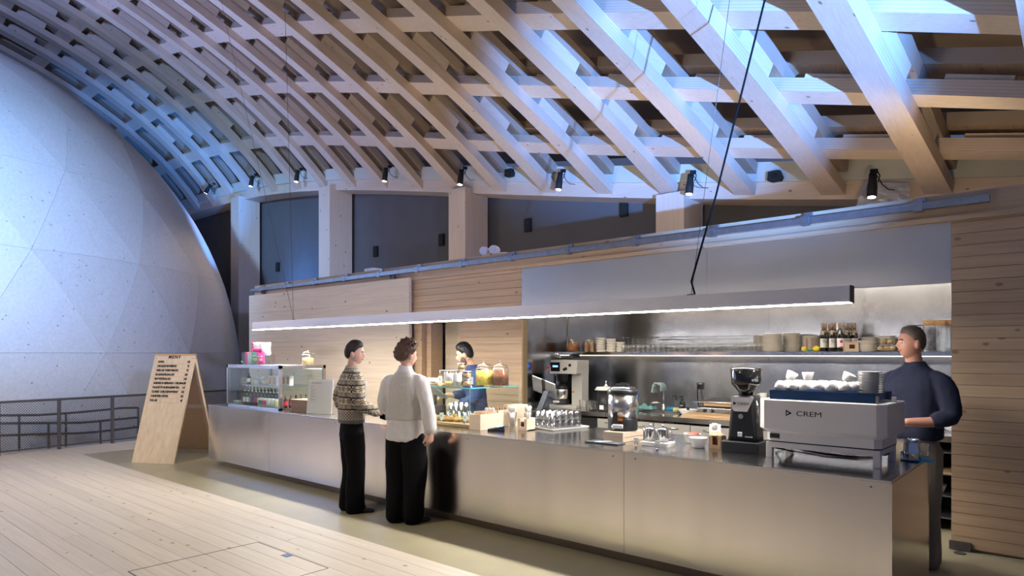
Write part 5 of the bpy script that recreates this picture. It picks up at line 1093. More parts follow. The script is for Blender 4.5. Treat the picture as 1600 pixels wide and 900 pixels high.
# ---------------------------------------------------------------- espresso machine
mxa, mxb, mya, myb = -1.82, -.98, 4.83, 5.35
em = thing('espresso_machine', 'cream two-group espresso machine on a frame at the end of the counter', 'espresso machine', ((mxa + mxb) / 2, (mya + myb) / 2, CT + .001), math.radians(-1.5)); mw, md = (mxb - mxa) / 2, (myb - mya) / 2
def ch(w, d, c, z): return [(-w + c, -d, z), (w - c, -d, z), (w, -d + c, z), (w, d, z), (-w, d, z), (-w, -d + c, z)]
MB().rings([ch(mw, md, .05, .215), ch(mw, md, .05, .42), ch(mw - .004, md - .004, .05, .425)], 0, True, False).build('body', 'cream_metal', em, .004)
MB().rings([ch(mw - .04, md - .045, .04, .125), ch(mw - .04, md - .045, .04, .185), ch(mw, md, .05, .2148)], 0, True, False).build('lower_body', 'cream_metal', em)
for sx in (-1, 1): MB().b2(sx * (mw - .052) - .001, sx * (mw - .052) + .001, -md - .0006, -md + .002, .216, .42).build('panel_joint', 'tray_wood', em)
MB().rings([ch(mw - .042, md - .047, .04, .117), ch(mw - .042, md - .047, .04, .125)], 0, True, False).build('gasket', 'black_matte', em)
MB().b2(-mw + .045, mw - .045, -md + .05, -md + .09, .075, .116).build('frame_bar', 'cream_metal', em, .003); MB().b2(-mw + .045, mw - .045, md - .09, md - .05, .075, .116).build('frame_bar', 'cream_metal', em, .003)
for sx in (-1, 1): MB().b2(sx * (mw - .065) - .02, sx * (mw - .065) + .02, -md + .09, md - .09, .08, .116).build('frame_bar', 'cream_metal', em, .003)
for sx in (-1, 1):
    for sy in (-1, 1): MB().b2(sx * (mw - .065) - .022, sx * (mw - .065) + .022, sy * (md - .07) - .022, sy * (md - .07) + .022, 0, .116).build('leg', 'cream_metal', em, .004)
MB().b2(-mw + .075, -mw + .145, -md + .043, -md + .047, .138, .178).build('vent', 'black_matte', em); MB().b2(-mw + .078, -mw + .142, -md + .041, -md + .044, .139, .145).build('vent_lip', 'chrome', em)
text_obj('brand', 'CREM', .050, (-.145, -md - .001, .318), (PI / 2, 0, 0), 'ink', em, 'LEFT', .0008, 1.35, 1.0, .0)
MB().prism([(-.215, .312), (-.215, .358), (-.172, .335)], 0, .0015, 0, Matrix.Rotation(PI / 2, 3, 'X'), (0, -md - .0005, 0)).build('emblem', 'ink', em); MB().prism([(-.208, .325), (-.208, .344), (-.192, .335)], 0, .002, 0, Matrix.Rotation(PI / 2, 3, 'X'), (0, -md - .0005, 0)).build('emblem_hole', 'cream_metal', em)
tw, td = mw - .07, md - .05
for (x0, x1, y0, y1) in ((-tw, tw, -td, -td + .006), (-tw, tw, td - .006, td), (-tw, -tw + .006, -td + .006, td - .006), (tw - .006, tw, -td + .006, td - .006)): MB().b2(x0, x1, y0, y1, .426, .492).build('cup_rail', 'smoke_acrylic', em)
MB().b2(mw - .03, mw - .005, .02, .05, .425, .46).build('corner_cap', 'cream_metal', em); MB().b2(-mw + .06, mw - .06, -.02, .10, .06, .117).build('drip_pan', 'black_matte', em)
cup = MB().lathe([(.040, 0), (.043, .004), (.040, .030), (.028, .055), (.018, .060), (.001, .058)], (0, 0, 0), 18).mesh('cup'); cup.materials.append(MATS['white_ceramic'])
ez = CT + .472
MB().b2(-tw + .007, tw - .007, -td + .007, td - .007, .426, .468).build('cup_tray', 'black_matte', em)
for j, (yy, n_, of) in enumerate(((-.155, 6, 0), (-.065, 6, .03), (.025, 6, .0), (.115, 6, .03))):
    for i in range(n_):
        x = -tw + .055 + of + .087 * i
        o = single(cup, 'cup', ['white cup turned upside down in the front row on the espresso machine', 'white cup turned upside down in the second row on the espresso machine', 'white cup turned upside down in the third row on the espresso machine', 'white cup turned upside down in the rear row on the espresso machine'][j], 'cup', (em.location.x + x, em.location.y + yy, ez + .028), ['front row of cups', 'second row of cups', 'third row of cups', 'rear row of cups'][j], (random.uniform(-.25, .1), random.uniform(-.15, .15), 0)); o.scale = (1, 1, 1)
for k, (x, y) in enumerate(((-.14, -.03), (.10, .02), (-.30, .05))): single(cu0, 'coffee_cup', ['white cup standing upright on the cups of the espresso machine', 'white cup lying on the upturned cups near the saucers', 'white cup resting on the upturned cups over the grinder side'][k], 'cup', (em.location.x + x, em.location.y + y, ez + .090), None, (0, .0 if k == 0 else .5, 0))
stack(Vector((em.location.x + tw - .10, em.location.y + .06, ez + .002)), .082, .155, 13, 'white_ceramic', 'saucer', 'white saucer in the tall stack on the espresso machine', 'saucer', 'saucer stack on the espresso machine', 'plate', .0012)
tag(MB().tube([on(1240, 708) + Vector((0, 0, .012)), on(1222, 712) + Vector((0, 0, .05)), on(1212, 704) + Vector((0, 0, .02)), on(1225, 700) + Vector((0, 0, .012)), on(1290, 712) + Vector((0, 0, .010)), on(1340, 716) + Vector((0, 0, .012))], .006, 6).build('machine_cable', 'cable_black'), 'black cable looping on the counter under the espresso machine', 'cable')
tag(MB().tube([on(1255, 702) + Vector((0, 0, .02)), on(1290, 706) + Vector((0, 0, .02)), on(1330, 712) + Vector((0, 0, .02)), on(1365, 712) + Vector((0, 0, .02))], .016, 8).build('drain_hose', 'fabric_dark'), 'thick dark drain hose under the espresso machine', 'hose')
q = on(1428, 722); t = thing('milk_jug', 'small steel milk jug on a blue cloth at the counter corner', 'milk jug', (q.x - .03, q.y + .06, CT + .010), -.1); t.scale = (1.3, 1.3, 1.3)
MB().lathe([(.048, 0), (.052, .004), (.052, .05), (.044, .085), (.047, .11), (.044, .11), (.042, .085), (.048, .05), (.045, .008), (.001, .008)], (0, 0, 0), 22).build('body', 'chrome', t); MB().tube([(.045, .0, .09), (.08, .01, .088), (.078, .01, .03), (.052, 0, .025)], .005, 6).build('handle', 'chrome', t)
tag(MB().b2(-.09, .10, -.06, .07, 0, .008).build('bar_cloth', 'blue_cloth', None, .003, (q.x + .0, q.y + .09, CT + .001)), 'folded bright blue cloth under the milk jug', 'cloth')

# ---------------------------------------------------------------- people
def tube2(mb, pts, rads, side, n=14, cap=True):
    """tube with its wide axis kept near the vector side; rads = (along side, across)"""
    pts = [Vector(p) for p in pts]; k = len(pts); R = []; side = Vector(side)
    def ring(p, t, a, b):
        x = (side - t * side.dot(t))
        if x.length < 1e-3: x = Vector((0, 1, 0)) - t * t.y
        x.normalize(); y = t.cross(x); return [p + x * (a * math.cos(2 * PI * j / n)) + y * (b * math.sin(2 * PI * j / n)) for j in range(n)]
    for i, p in enumerate(pts):
        t = (pts[min(i + 1, k - 1)] - pts[max(i - 1, 0)]).normalized(); a, b = rads[i] if isinstance(rads[i], (tuple, list)) else (rads[i], rads[i])
        if i == 0:
            for f, s_ in ((.8, .45), (.35, .85)): R.append(ring(p - t * (min(a, b) * f), t, a * s_, b * s_))
        R.append(ring(p, t, a, b))
        if i == k - 1:
            for f, s_ in ((.35, .85), (.8, .45)): R.append(ring(p + t * (min(a, b) * f), t, a * s_, b * s_))
    mb.rings(R, 0, True, True)
def bend(pts, n=5):
    """smooth a polyline (Catmull-Rom)"""
    P = [Vector(p) for p in pts]; out = []
    for i in range(len(P) - 1):
        a, b, c, d = P[max(i - 1, 0)], P[i], P[i + 1], P[min(i + 2, len(P) - 1)]
        for k in range(n):
            t = k / n; out.append(.5 * ((2 * b) + (c - a) * t + (2 * a - 5 * b + 4 * c - d) * t * t + (3 * b - a - 3 * c + d) * t ** 3))
    return out + [P[-1]]
def lerp_list(v, n):
    out = []
    for i in range(len(v) - 1):
        for k in range(n):
            t = k / n; a, b = v[i], v[i + 1]
            out.append(tuple(x * (1 - t) + y * t for x, y in zip(a, b)))
    return out + [v[-1]]
def limb(mb, pts, rads, side=(1, 0, 0), n=4, seg=14):
    rads = [r if isinstance(r, tuple) else (r, r) for r in rads]; tube2(mb, bend(pts, n), lerp_list(rads, n), side, seg)
def fuse(mb, name, m, parent, voxel, smooth=3, wrinkle=0, wscale=14, wz=.5):
    me = mb.mesh('tmp'); o = bpy.data.objects.new('tmp', me); COL.objects.link(o)
    r = o.modifiers.new('r', 'REMESH'); r.mode = 'VOXEL'; r.voxel_size = voxel; r.use_smooth_shade = True
    s_ = o.modifiers.new('s', 'SMOOTH'); s_.factor = .5; s_.iterations = smooth
    dg = bpy.context.evaluated_depsgraph_get(); out = bpy.data.meshes.new_from_object(o.evaluated_get(dg)); bpy.data.objects.remove(o)
    if wrinkle:
        nr = [v.normal.copy() for v in out.vertices]
        for v, nn in zip(out.vertices, nr):
            q = Vector((v.co.x * wscale, v.co.y * wscale, v.co.z * wscale * wz)); v.co += nn * (wrinkle * (mnoise.noise(q) + .5 * mnoise.noise(q * 2.3)))
    out.materials.clear(); out.materials.append(MATS[m]); out.name = name
    ob = bpy.data.objects.new(name, out); COL.objects.link(ob); ob.parent = parent; return ob
def head_pos(d, fem=0):
    """surface point of a head for a unit direction d (y forward)"""
    x, y, z = d; g = lambda cx, cy, cz, s: math.exp(-((x - cx) ** 2 + (y - cy) ** 2 + (z - cz) ** 2) / (2 * s * s))
    px, py, pz = .076 * x, .097 * y, .118 * z
    if z < 0:
        px *= 1 - .28 * (-z) ** 1.6
        if y < 0: py *= 1 - .30 * (-z) ** 1.2
        else: py *= 1 - .05 * -z
    if y > .2: py *= 1 - .06 * (y - .2) * (1 - abs(z))
    nose = math.exp(-(x / .15) ** 2) * max(0, y) ** 4 * math.exp(-((z + .16) / .16) ** 2); py += .026 * nose
    py += .010 * math.exp(-(x / .13) ** 2) * max(0, y) ** 4 * math.exp(-((z - .05) / .14) ** 2)
    py -= .010 * (g(.36, .92, .03, .13) + g(-.36, .92, .03, .13)); py += .004 * (g(.34, .9, .24, .14) + g(-.34, .9, .24, .14))
    py += .006 * (g(0, .90, -.45, .12)) - .004 * g(0, .86, -.58, .08) + .010 * g(0, .68, -.80, .18)
    return Vector((px, py, pz))
def head_grid(nu=56, nv=40):
    return [[Vector((math.cos(e) * math.cos(a), math.cos(e) * math.sin(a), math.sin(e))) for a in [2 * PI * j / nu for j in range(nu)]] for e in [-PI / 2 * .985 + PI * .985 * i / nv for i in range(nv + 1)]]
GRID = head_grid()
def add_head(mb, M):
    mb.rings([[M @ head_pos(d) for d in r] for r in GRID], 0, True, True)
    for s_ in (-1, 1):
        mb.ball(M @ Vector((s_ * .079, -.004, -.006)), (.012, .020, .033), 10, 0, 8, M.to_3x3() @ Matrix.Rotation(s_ * -.35, 3, 'Z'))
def hair_mesh(M, mask, thick, name, m, parent, seed=0, rough=.35, fs=14):
    """shell grown from the scalp where mask(d) > 0"""
    mb = MB(); P = []
    for r in GRID:
        row = []
        for d in r:
            k = mask(d); t = thick(d) * min(1, max(0, k) * 4) if k > 0 else -.006
            if k > 0: t *= 1 + rough * mnoise.noise(Vector((d.x * fs + seed, d.y * fs, d.z * fs * .6)))
            row.append((M @ (head_pos(d) + d * t), k))
        P.append(row)
    n = len(P[0])
    for i in range(len(P) - 1):
        for j in range(n):
            q = (P[i][j], P[i][(j + 1) % n], P[i + 1][(j + 1) % n], P[i + 1][j])
            if max(c[1] for c in q) > 0: mb.quad([c[0] for c in q], 0, None, True)
    top = P[-1]; mb.quad([c[0] for c in top], 0, None, True)
    o = mb.build(name, m, parent); bm = bmesh.new(); bm.from_mesh(o.data); bmesh.ops.remove_doubles(bm, verts=bm.verts, dist=1e-5); bm.to_mesh(o.data); bm.free(); return o
def hand(mb, W, d, nrm, thumb_side, curl=.35, s=1.0, spread=.10):
    """palm at wrist W, fingers along d, curling towards nrm"""
    W, d, nrm = Vector(W), Vector(d).normalized(), Vector(nrm); nrm = (nrm - d * nrm.dot(d)).normalized(); sd = d.cross(nrm) * thumb_side
    tube2(mb, [W - d * .03, W, W + d * .04 * s, W + d * .085 * s], [(.026, .019), (.028, .018), (.042 * s, .015), (.040 * s, .012)], sd, 14)
    for k, (o, L) in enumerate(((.031, .066), (.0105, .076), (-.0105, .071), (-.031, .055))):
        p = W + d * .082 * s + sd * o * s; dd = (d + sd * (spread * (1.5 - k) * .6)).normalized(); pts = [p - dd * .012]; a = .15
        for sgm in (.42, .32, .26):
            a += curl * 1.2; v = dd * math.cos(a) + nrm * math.sin(a); pts.append(pts[-1] + v * L * sgm * s * 1.25)
        tube2(mb, pts, [.0092, .0088, .0080, .0070], sd, 10)
    p = W + d * .022 * s + sd * .028 * s; v1 = (d * .6 + sd * .75 + nrm * .25).normalized(); v2 = (d * .95 + sd * .25 + nrm * .35).normalized(); tube2(mb, [p, p + v1 * .034 * s, p + v1 * .034 * s + v2 * .030 * s, p + v1 * .034 * s + v2 * .055 * s], [.013, .0115, .010, .0085], sd, 10)
def shoe(loc, yaw, m, parent, L=.27):
    mb = MB(); R = []
    for (y, w, h, z) in ((-.42, .030, .035, .03), (-.36, .038, .060, .0), (-.15, .036, .075, 0), (.1, .042, .062, 0), (.35, .048, .046, 0), (.50, .040, .034, 0), (.56, .022, .022, .004)):
        R.append([(w * math.cos(a), y * L, z + (h * (.5 + .5 * math.sin(a)) if math.sin(a) > -.6 else 0)) for a in [2 * PI * j / 14 for j in range(14)]])
    mb.rings([[(x, y, z) for x, y, z in r] for r in R]); o = mb.build('shoe', m, parent, 0, loc); o.rotation_euler = (0, 0, yaw)
    sl_ = MB().prism([(.044 * math.cos(a) * (1.08 if math.sin(a) > 0 else .9), (.07 + .50 * math.sin(a)) * L) for a in [2 * PI * j / 20 for j in range(20)]], 0, .016).build('sole', 'black_matte', o); return o
mat('skin_light', (.62, .36, .26), .5); mat('skin_tan', (.56, .33, .22), .5); mat('skin_ruddy', (.52, .25, .165), .5)
mat('hair_brown', (.014, .007, .004), .6, var=.4, vscale=120); mat('hair_auburn', (.085, .042, .020), .55, var=.5, vscale=140); mat('hair_black', (.003, .0025, .0025), .5, var=.4, vscale=120); mat('hair_greyblond', (.10, .068, .045), .6, var=.5, vscale=150)
mat('trouser_black', (.0035, .003, .004), .9, spec=.2); mat('shirt_white', (.70, .67, .66), .85, bump=.15, bscale=25); mat('vest_knit', (.62, .585, .54), .95, bump=.9, bscale=140, var=.06, vscale=60); mat('shirt_blue', (.022, .040, .105), .85, bump=.1, bscale=30); mat('shirt_navy', (.010, .013, .032), .9); mat('chino_olive', (.26, .21, .145), .9); mat('shoe_brown', (.05, .03, .022), .5); mat('eye_white', (.7, .68, .65), .2); mat('eye_dark', (.015, .01, .008), .1); mat('turquoise', (.05, .5, .55), .3)
def _sweater(nt, b):
    g = NG(nt); tc = nt.nodes.new('ShaderNodeTexCoord'); sp = nt.nodes.new('ShaderNodeSeparateXYZ'); nt.links.new(tc.outputs['Object'], sp.inputs[0]); x, y, z = sp.outputs
    u = g.m('ADD', g.m('MULTIPLY', g.m('ARCTAN2', x, y), .19), g.m('MULTIPLY', x, .25)); zz = g.m('SUBTRACT', z, 1.0)
    band = g.m('FRACT', g.m('DIVIDE', zz, .125)); dark = g.m('GREATER_THAN', band, .60)
    fu = g.m('SUBTRACT', g.m('FRACT', g.m('DIVIDE', u, .062)), .5); fz = g.m('SUBTRACT', g.m('DIVIDE', band, .60), .5); fz2 = g.m('MULTIPLY', g.m('SUBTRACT', band, .80), 2.4)
    def star(a, c):
        r = g.m('SQRT', g.m('ADD', g.m('MULTIPLY', a, a), g.m('MULTIPLY', c, c))); th = g.m('ARCTAN2', a, c)
        pet = g.m('ADD', .30, g.m('MULTIPLY', g.m('COSINE', g.m('MULTIPLY', th, 8.0)), .20)); return g.m('MULTIPLY', g.m('LESS_THAN', r, pet), g.m('GREATER_THAN', r, .07))
    s1 = star(fu, fz); s2 = star(fu, fz2)
    cream, ink, grey = (.52, .44, .31), (.035, .030, .030), (.14, .125, .115)
    body = g.mix(dark, g.mix(s1, cream, ink), g.mix(s2, grey, (.40, .35, .27)))
    edge = g.m('LESS_THAN', g.m('ABSOLUTE', g.m('SUBTRACT', band, .60)), .06); body = g.mix(edge, body, ink)
    a1 = g.m('FRACT', g.m('ADD', g.m('DIVIDE', u, .032), g.m('DIVIDE', z, .032))); a2 = g.m('FRACT', g.m('SUBTRACT', g.m('DIVIDE', u, .032), g.m('DIVIDE', z, .032)))
    lat = g.m('MAXIMUM', g.m('LESS_THAN', a1, .28), g.m('LESS_THAN', a2, .28)); hem = g.mix(lat, (.09, .08, .075), (.42, .37, .31))
    col = g.mix(g.m('LESS_THAN', z, 1.055), body, hem); col = g.mix(g.m('LESS_THAN', z, .965), col, (.10, .095, .09))
    nt.links.new(col, b.inputs['Base Color'])
    n = nt.nodes.new('ShaderNodeTexNoise'); n.inputs['Scale'].default_value = 160; nt.links.new(tc.outputs['Object'], n.inputs['Vector']); bp = nt.nodes.new('ShaderNodeBump'); bp.inputs['Strength'].default_value = .5; bp.inputs['Distance'].default_value = .004; nt.links.new(n.outputs['Fac'], bp.inputs['Height']); nt.links.new(bp.outputs[0], b.inputs['Normal'])
pattern_mat('sweater_knit', _sweater, .95)
def Hm(pos, yaw, pitch=0, roll=0, s=1.0): return Matrix.Translation(pos) @ Matrix.Rotation(yaw, 4, 'Z') @ Matrix.Rotation(pitch, 4, 'X') @ Matrix.Rotation(roll, 4, 'Y') @ Matrix.Scale(s, 4)
def torso(mb, rows, n=18):
    R = []
    for (z, rx, ry, cy, cx) in rows:
        R.append([(cx + rx * abs(math.cos(a)) ** .85 * (1 if math.cos(a) >= 0 else -1), cy + ry * abs(math.sin(a)) ** .85 * (1 if math.sin(a) >= 0 else -1), z) for a in [2 * PI * j / n for j in range(n)]])
    mb.rings(R)
def hairline(y): return interp(y, [-1, -.6, -.25, -.05, .08, .2, .35, .6, 1], [-.52, -.48, -.28, .08, .04, .10, .30, .52, .66])
def beard_mask(d):
    if d.y < -.02 or d.z > .02 or d.z < -.95: return -1
    if abs(d.x) < .30 and -.52 < d.z < -.41: return -.05
    lim = interp(abs(d.x), [0, .25, .4, .6, .9], [-.30, -.33, -.46, -.38, -.10]); return lim - d.z
def eyes(M, parent, closed=False):
    for s_ in (-1, 1):
        e = MB().ball(M @ Vector((s_ * .031, .0735, .004)), .0115, 10, 0, 7).build('eye', 'eye_white', parent); MB().ball(M @ Vector((s_ * .0315, .0835, .003)), .0052, 8, 0, 5).build('iris', 'eye_dark', e)
    for s_ in (-1, 1): MB().tube([M @ head_pos(Vector((s_ * a, math.sqrt(max(0, 1 - a * a - b * b)), b)).normalized()) + (M.to_3x3() @ Vector((0, .0015, 0))) for a, b in ((.12, .20), (.30, .25), (.46, .18))], [.004, .005, .003], 6).build('eyebrow', 'hair_brown', parent)
def lips(M, parent, m='skin_lips'): MB().tube([M @ Vector((x, y, -.052)) for x, y in ((-.022, .0815), (-.008, .0895), (.008, .0895), (.022, .0815))], [.002, .0055, .0055, .002], 8).build('mouth', m, parent)
mat('stubble', (.15, .085, .058), .8)
mat('skin_lips', (.40, .14, .11), .45)
def inner_body(mb, hipz=.92, lean=0):
    torso(mb, [(.84, .13, .09, 0, 0), (.98, .14, .095, 0, 0), (1.10, .125, .085, 0, 0), (1.30, .145, .095, lean, 0), (1.40, .13, .085, lean, 0), (1.465, .075, .06, lean, 0)])
    for s_ in (-1, 1): limb(mb, [(s_ * .085, 0, .90), (s_ * .09, .01, .50), (s_ * .09, 0, .07)], [.068, .045, .032], (1, 0, 0), 3, 10)

# --- customer in the patterned sweater
P1 = thing('person', 'customer with short dark hair in a black and cream patterned sweater at the counter', 'person', (-5.80, 4.12, 0), math.atan2(-.42, .91))
b = MB(); M1 = Hm(Vector((.005, .035, 1.645)), math.radians(-32), math.radians(-4), 0, 1.0)
inner_body(b, .92, .0); limb(b, [(0, -.01, 1.44), (0, .005, 1.50), (.003, .02, 1.58)], [(.062, .058), (.052, .052), (.05, .052)]); add_head(b, M1)
limb(b, [(-.19, 0, 1.41), (-.295, -.08, 1.15), (-.225, .02, .945)], [.045, .038, .028]); hand(b, (-.225, .03, .94), (.15, .15, -1), (1, .2, 0), 1, .2)
limb(b, [(.19, 0, 1.41), (.255, .03, 1.15), (.14, .25, 1.03)], [.045, .038, .028]); hand(b, (.135, .26, 1.025), (-.45, .8, -.1), (-.4, .0, -.9), 1, .45)
fuse(b, 'body', 'skin_light', P1, .0055, 2)
c = MB(); torso(c, [(.925, .168, .125, 0, 0), (.94, .172, .13, 0, 0), (1.02, .175, .135, 0, 0), (1.12, .18, .135, 0, 0), (1.25, .188, .138, 0, 0), (1.34, .19, .132, 0, 0), (1.41, .168, .11, 0, 0), (1.46, .105, .082, 0, 0), (1.495, .070, .068, .0, 0), (1.525, .067, .066, .01, 0)])
limb(c, [(-.13, 0, 1.40), (-.20, -.01, 1.37), (-.295, -.08, 1.16), (-.235, .0, .985)], [.075, .078, .066, .048]); limb(c, [(.13, 0, 1.40), (.20, 0, 1.37), (.25, .02, 1.16), (.19, .16, 1.07), (.15, .235, 1.035)], [.075, .078, .068, .058, .046])
fuse(c, 'sweater', 'sweater_knit', P1, .009, 3, .006, 12)
def trousers(parent, m, lx, hip, top, wid, yoff=0, legs=None, wr=.006):
    t_ = MB(); torso(t_, [(top - .16, hip, .115, 0, 0), (top - .08, hip, .118, 0, 0), (top, hip * .93, .108, 0, 0), (top + .03, hip * .90, .10, 0, 0)])
    for s_, leg in zip((-1, 1), legs): limb(t_, leg, wid, (1, 0, 0), 4, 16)
    return fuse(t_, 'trousers', m, parent, .010, 3, wr, 9, .5)
trousers(P1, 'trouser_black', .09, .165, .93, [(.10, .115), (.098, .108), (.088, .095), (.085, .098), (.083, .105)], 0, [[(-.082, 0, .82), (-.088, .01, .62), (-.09, .015, .45), (-.092, .0, .25), (-.095, -.01, .035)], [(.082, 0, .82), (.085, .02, .62), (.085, .03, .45), (.082, .02, .25), (.08, .02, .035)]])
shoe((-.095, .02, .0), .15, 'black_plastic', P1); shoe((.08, .06, .0), -.25, 'black_plastic', P1)
hair_mesh(M1, lambda d: d.z - hairline(d.y), lambda d: .016 + .012 * max(0, d.z), 'hair', 'hair_brown', P1, 1, .35, 18)
eyes(M1, P1); lips(M1, P1); MB().ball(M1 @ Vector((.083, .004, -.045)), .008, 8, 0, 6).build('earring', 'turquoise', P1)
ph = MB().b2(-.037, .037, -.005, .005, 0, .145).build('phone', 'black_gloss', None, .004, P1.matrix_basis @ Vector((.12, .30, .96))); ph.rotation_euler = (.35, .2, P1.rotation_euler.z + .7); tag(ph, 'black phone held low by the customer in the patterned sweater', 'phone')

# --- customer in white
P2 = thing('person', 'customer with brown hair pinned up wearing a cream knitted vest over a white shirt', 'person', (-5.03, 4.20, 0), math.atan2(.28, .96))
b = MB(); M2 = Hm(Vector((.0, .03, 1.625)), math.radians(-28), math.radians(-6), 0, 1.0)
inner_body(b); limb(b, [(0, -.01, 1.43), (0, .0, 1.49), (.0, .02, 1.56)], [(.06, .055), (.048, .05), (.047, .05)]); add_head(b, M2)
limb(b, [(.17, 0, 1.36), (.268, -.03, 1.12), (.275, .01, .90)], [.043, .036, .027]); hand(b, (.275, .012, .885), (-.05, .12, -1), (-.9, .3, 0), -1, .28)
limb(b, [(-.17, 0, 1.36), (-.255, .0, 1.13), (-.13, .24, 1.02)], [.043, .036, .027]); hand(b, (-.125, .25, 1.02), (.5, .8, 0), (.3, .1, -.9), -1, .35)
fuse(b, 'body', 'skin_light', P2, .0055, 2)
c = MB(); torso(c, [(.80, .165, .120, -.02, 0), (.83, .185, .135, -.015, 0), (.92, .192, .14, 0, 0), (1.02, .190, .138, 0, 0), (1.2, .186, .13, 0, 0), (1.36, .19, .12, 0, 0), (1.42, .15, .10, 0, 0), (1.47, .085, .075, 0, 0), (1.50, .066, .066, .0, 0), (1.53, .064, .064, .008, 0)])
limb(c, [(.13, 0, 1.38), (.20, -.01, 1.345), (.272, -.035, 1.13), (.285, -.01, .93)], [.070, .072, .068, .062]); limb(c, [(-.13, 0, 1.38), (-.20, .0, 1.345), (-.262, .01, 1.13), (-.20, .15, 1.05), (-.145, .22, 1.03)], [.070, .070, .066, .060, .052])
fuse(c, 'shirt', 'shirt_white', P2, .009, 3, .011, 13, .45)
c = MB(); torso(c, [(1.005, .196, .148, 0, 0), (1.02, .200, .150, 0, 0), (1.10, .200, .148, 0, 0), (1.22, .192, .142, 0, 0), (1.34, .172, .136, 0, 0), (1.42, .142, .112, 0, 0), (1.462, .095, .086, -.005, 0), (1.478, .078, .076, -.005, 0)])
fuse(c, 'vest', 'vest_knit', P2, .009, 3, .004, 10)
trousers(P2, 'trouser_black', .09, .178, .93, [(.115, .13), (.118, .125), (.110, .115), (.102, .112), (.096, .115)], 0, [[(-.09, 0, .82), (-.10, .01, .62), (-.105, .015, .45), (-.105, .0, .25), (-.10, -.01, .05)], [(.09, 0, .82), (.10, .015, .62), (.10, .02, .45), (.095, .01, .25), (.09, .0, .05)]], .008)
shoe((-.10, .03, 0), -.1, 'shoe_brown', P2); shoe((.095, .04, 0), -.55, 'shoe_brown', P2)
hh = hair_mesh(M2, lambda d: d.z - hairline(d.y) + .03, lambda d: .030 + .020 * max(0, d.z), 'hair', 'hair_auburn', P2, 5, .75, 8)
bn = MB()
for k in range(16):
    a = k * 2.4; q = M2 @ Vector((.042 * math.cos(a) * (.4 + k / 22), -.066 + .014 * math.sin(k), .098 + .034 * math.sin(a) * (.4 + k / 22))); bn.ball(q, (.026, .022, .020), 8, 0, 6, Matrix.Rotation(a, 3, 'Y'))
for k in range(10):
    a = -1.2 + k * .27; q0 = M2 @ Vector((.06 * math.sin(a), -.07, .09 * math.cos(a))); q1 = q0 + M2.to_3x3() @ Vector((.045 * math.sin(a * 1.4), -.028 - .006 * (k % 3), .028 * math.cos(a * 1.7) + .01)); bn.tube([q0, (q0 + q1) / 2 + Vector((0, 0, .008)), q1], [.006, .004, .001], 5)
fuse(bn, 'bun', 'hair_auburn', hh, .005, 1, .004, 60); eyes(M2, P2); lips(M2, P2)

# --- barista at the glass case
P3 = thing('person', 'bearded barista with black hair in a blue shirt behind the glass case', 'person', (-5.82, 6.02, 0), math.atan2(.62, -.78))
b = MB(); M3 = Hm(Vector((.0, .15, 1.63)), math.radians(-14), math.radians(-16), 0, 1.10)
inner_body(b, .92, .06); limb(b, [(0, .04, 1.42), (0, .07, 1.49), (0, .12, 1.57)], [(.066, .062), (.057, .057), (.055, .057)]); add_head(b, M3)
limb(b, [(.21, .05, 1.38), (.27, .12, 1.12), (.16, .36, 1.12)], [.05, .042, .030]); hand(b, (.155, .37, 1.12), (-.2, .95, .05), (-.2, 0, -1), 1, .4)
limb(b, [(-.21, .05, 1.38), (-.27, .06, 1.10), (-.16, .28, 1.02)], [.05, .042, .030]); hand(b, (-.155, .29, 1.02), (.3, .9, -.1), (.2, 0, -1), -1, .4)
fuse(b, 'body', 'skin_tan', P3, .0055, 2)
c = MB(); torso(c, [(.86, .175, .125, 0, 0), (1.0, .18, .13, .0, 0), (1.12, .182, .13, .01, 0), (1.28, .20, .14, .04, 0), (1.37, .20, .13, .05, 0), (1.43, .155, .105, .05, 0), (1.475, .085, .078, .055, 0), (1.505, .068, .07, .065, 0)])
limb(c, [(.14, .05, 1.37), (.225, .05, 1.34), (.275, .11, 1.13), (.21, .26, 1.12)], [.085, .085, .07, .055]); limb(c, [(-.14, .05, 1.37), (-.225, .05, 1.34), (-.28, .06, 1.11), (-.20, .21, 1.04)], [.085, .085, .07, .055])
fuse(c, 'shirt', 'shirt_blue', P3, .009, 3, .008, 13, .5)
trousers(P3, 'trouser_black', .09, .17, .92, [(.105, .12), (.10, .11), (.09, .1), (.085, .1), (.08, .10)], 0, [[(-.085, 0, .82), (-.09, .01, .62), (-.09, .015, .45), (-.09, .0, .25), (-.09, -.01, .04)], [(.085, 0, .82), (.09, .01, .62), (.09, .015, .45), (.09, .0, .25), (.09, 0, .04)]])
shoe((-.09, .03, 0), .1, 'black_plastic', P3); shoe((.09, .03, 0), -.1, 'black_plastic', P3)
hair_mesh(M3, lambda d: d.z - hairline(d.y), lambda d: .005 + .030 * max(0, d.z) ** 1.5 + .012 * max(0, d.y) * max(0, d.z), 'hair', 'hair_black', P3, 9, .4, 12)
hair_mesh(M3, beard_mask, lambda d: .003, 'beard', 'stubble', P3, 3, .3, 20); eyes(M3, P3); lips(M3, P3)

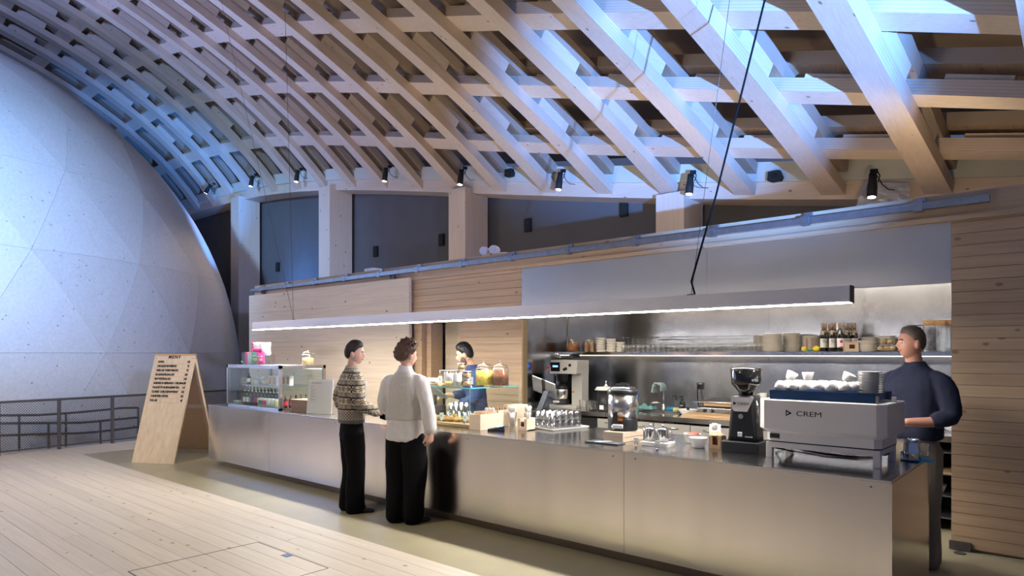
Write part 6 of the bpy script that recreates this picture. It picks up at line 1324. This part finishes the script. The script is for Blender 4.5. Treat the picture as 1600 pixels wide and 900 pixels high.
# --- barista at the espresso machine
P4 = thing('person', 'tall barista with short greying hair in a navy shirt behind the espresso machine', 'person', (-1.02, 5.98, 0), math.atan2(.38, -.92))
b = MB(); s4 = 1.055; M4 = Hm(Vector((.0, .05, 1.725)), math.radians(-27), math.radians(2), 0, 1.03)
inner_body(b); limb(b, [(0, .0, 1.50), (0, .01, 1.57), (0, .035, 1.66)], [(.07, .064), (.060, .060), (.058, .06)]); add_head(b, M4)
limb(b, [(.17, 0, 1.42), (.27, .0, 1.17), (.10, .25, 1.11)], [.052, .046, .032]); hand(b, (.095, .255, 1.105), (-.5, .8, -.25), (-.3, 0, -1), 1, .55)
limb(b, [(-.17, 0, 1.42), (-.27, .02, 1.17), (-.10, .27, 1.13)], [.052, .046, .032]); hand(b, (-.095, .275, 1.13), (.5, .8, -.2), (.2, 0, -1), -1, .55)
fuse(b, 'body', 'skin_ruddy', P4, .0055, 2)
c = MB(); torso(c, [(.985, .185, .14, 0, 0), (1.0, .195, .15, 0, 0), (1.10, .20, .15, 0, 0), (1.25, .205, .148, 0, 0), (1.38, .215, .145, 0, 0), (1.46, .205, .125, 0, 0), (1.515, .145, .10, 0, 0), (1.555, .085, .078, .0, 0), (1.585, .070, .072, .006, 0)])
limb(c, [(.14, 0, 1.45), (.215, 0, 1.405), (.275, -.01, 1.20), (.225, .08, 1.145)], [.075, .078, .070, .062]); limb(c, [(-.14, 0, 1.45), (-.215, 0, 1.405), (-.28, .01, 1.20), (-.23, .10, 1.15)], [.075, .078, .070, .062])
sh_ = fuse(c, 'shirt', 'shirt_navy', P4, .009, 3, .007, 12, .5)
MB().b2(.055, .14, -.002, .002, 0, .004).build('pocket_hem', 'shirt_blue', sh_, 0, (0, .148, 1.335))
for z in (1.48, 1.40, 1.32): MB().ball((0, .15, z), .005, 8, 0, 5).build('button', 'shirt_blue', sh_)
trousers(P4, 'chino_olive', .09, .18, 1.0, [(.11, .125), (.105, .115), (.095, .105), (.088, .10), (.083, .10)], 0, [[(-.09, 0, .90), (-.095, .01, .66), (-.095, .015, .48), (-.095, .0, .27), (-.095, -.01, .045)], [(.09, 0, .90), (.095, .01, .66), (.095, .015, .48), (.095, .0, .27), (.095, 0, .045)]])
shoe((-.095, .03, 0), .1, 'black_plastic', P4); shoe((.095, .03, 0), -.2, 'black_plastic', P4)
hair_mesh(M4, lambda d: d.z - hairline(d.y) - .06, lambda d: .007 + .014 * max(0, d.z), 'hair', 'hair_greyblond', P4, 4, .5, 20); eyes(M4, P4); lips(M4, P4)
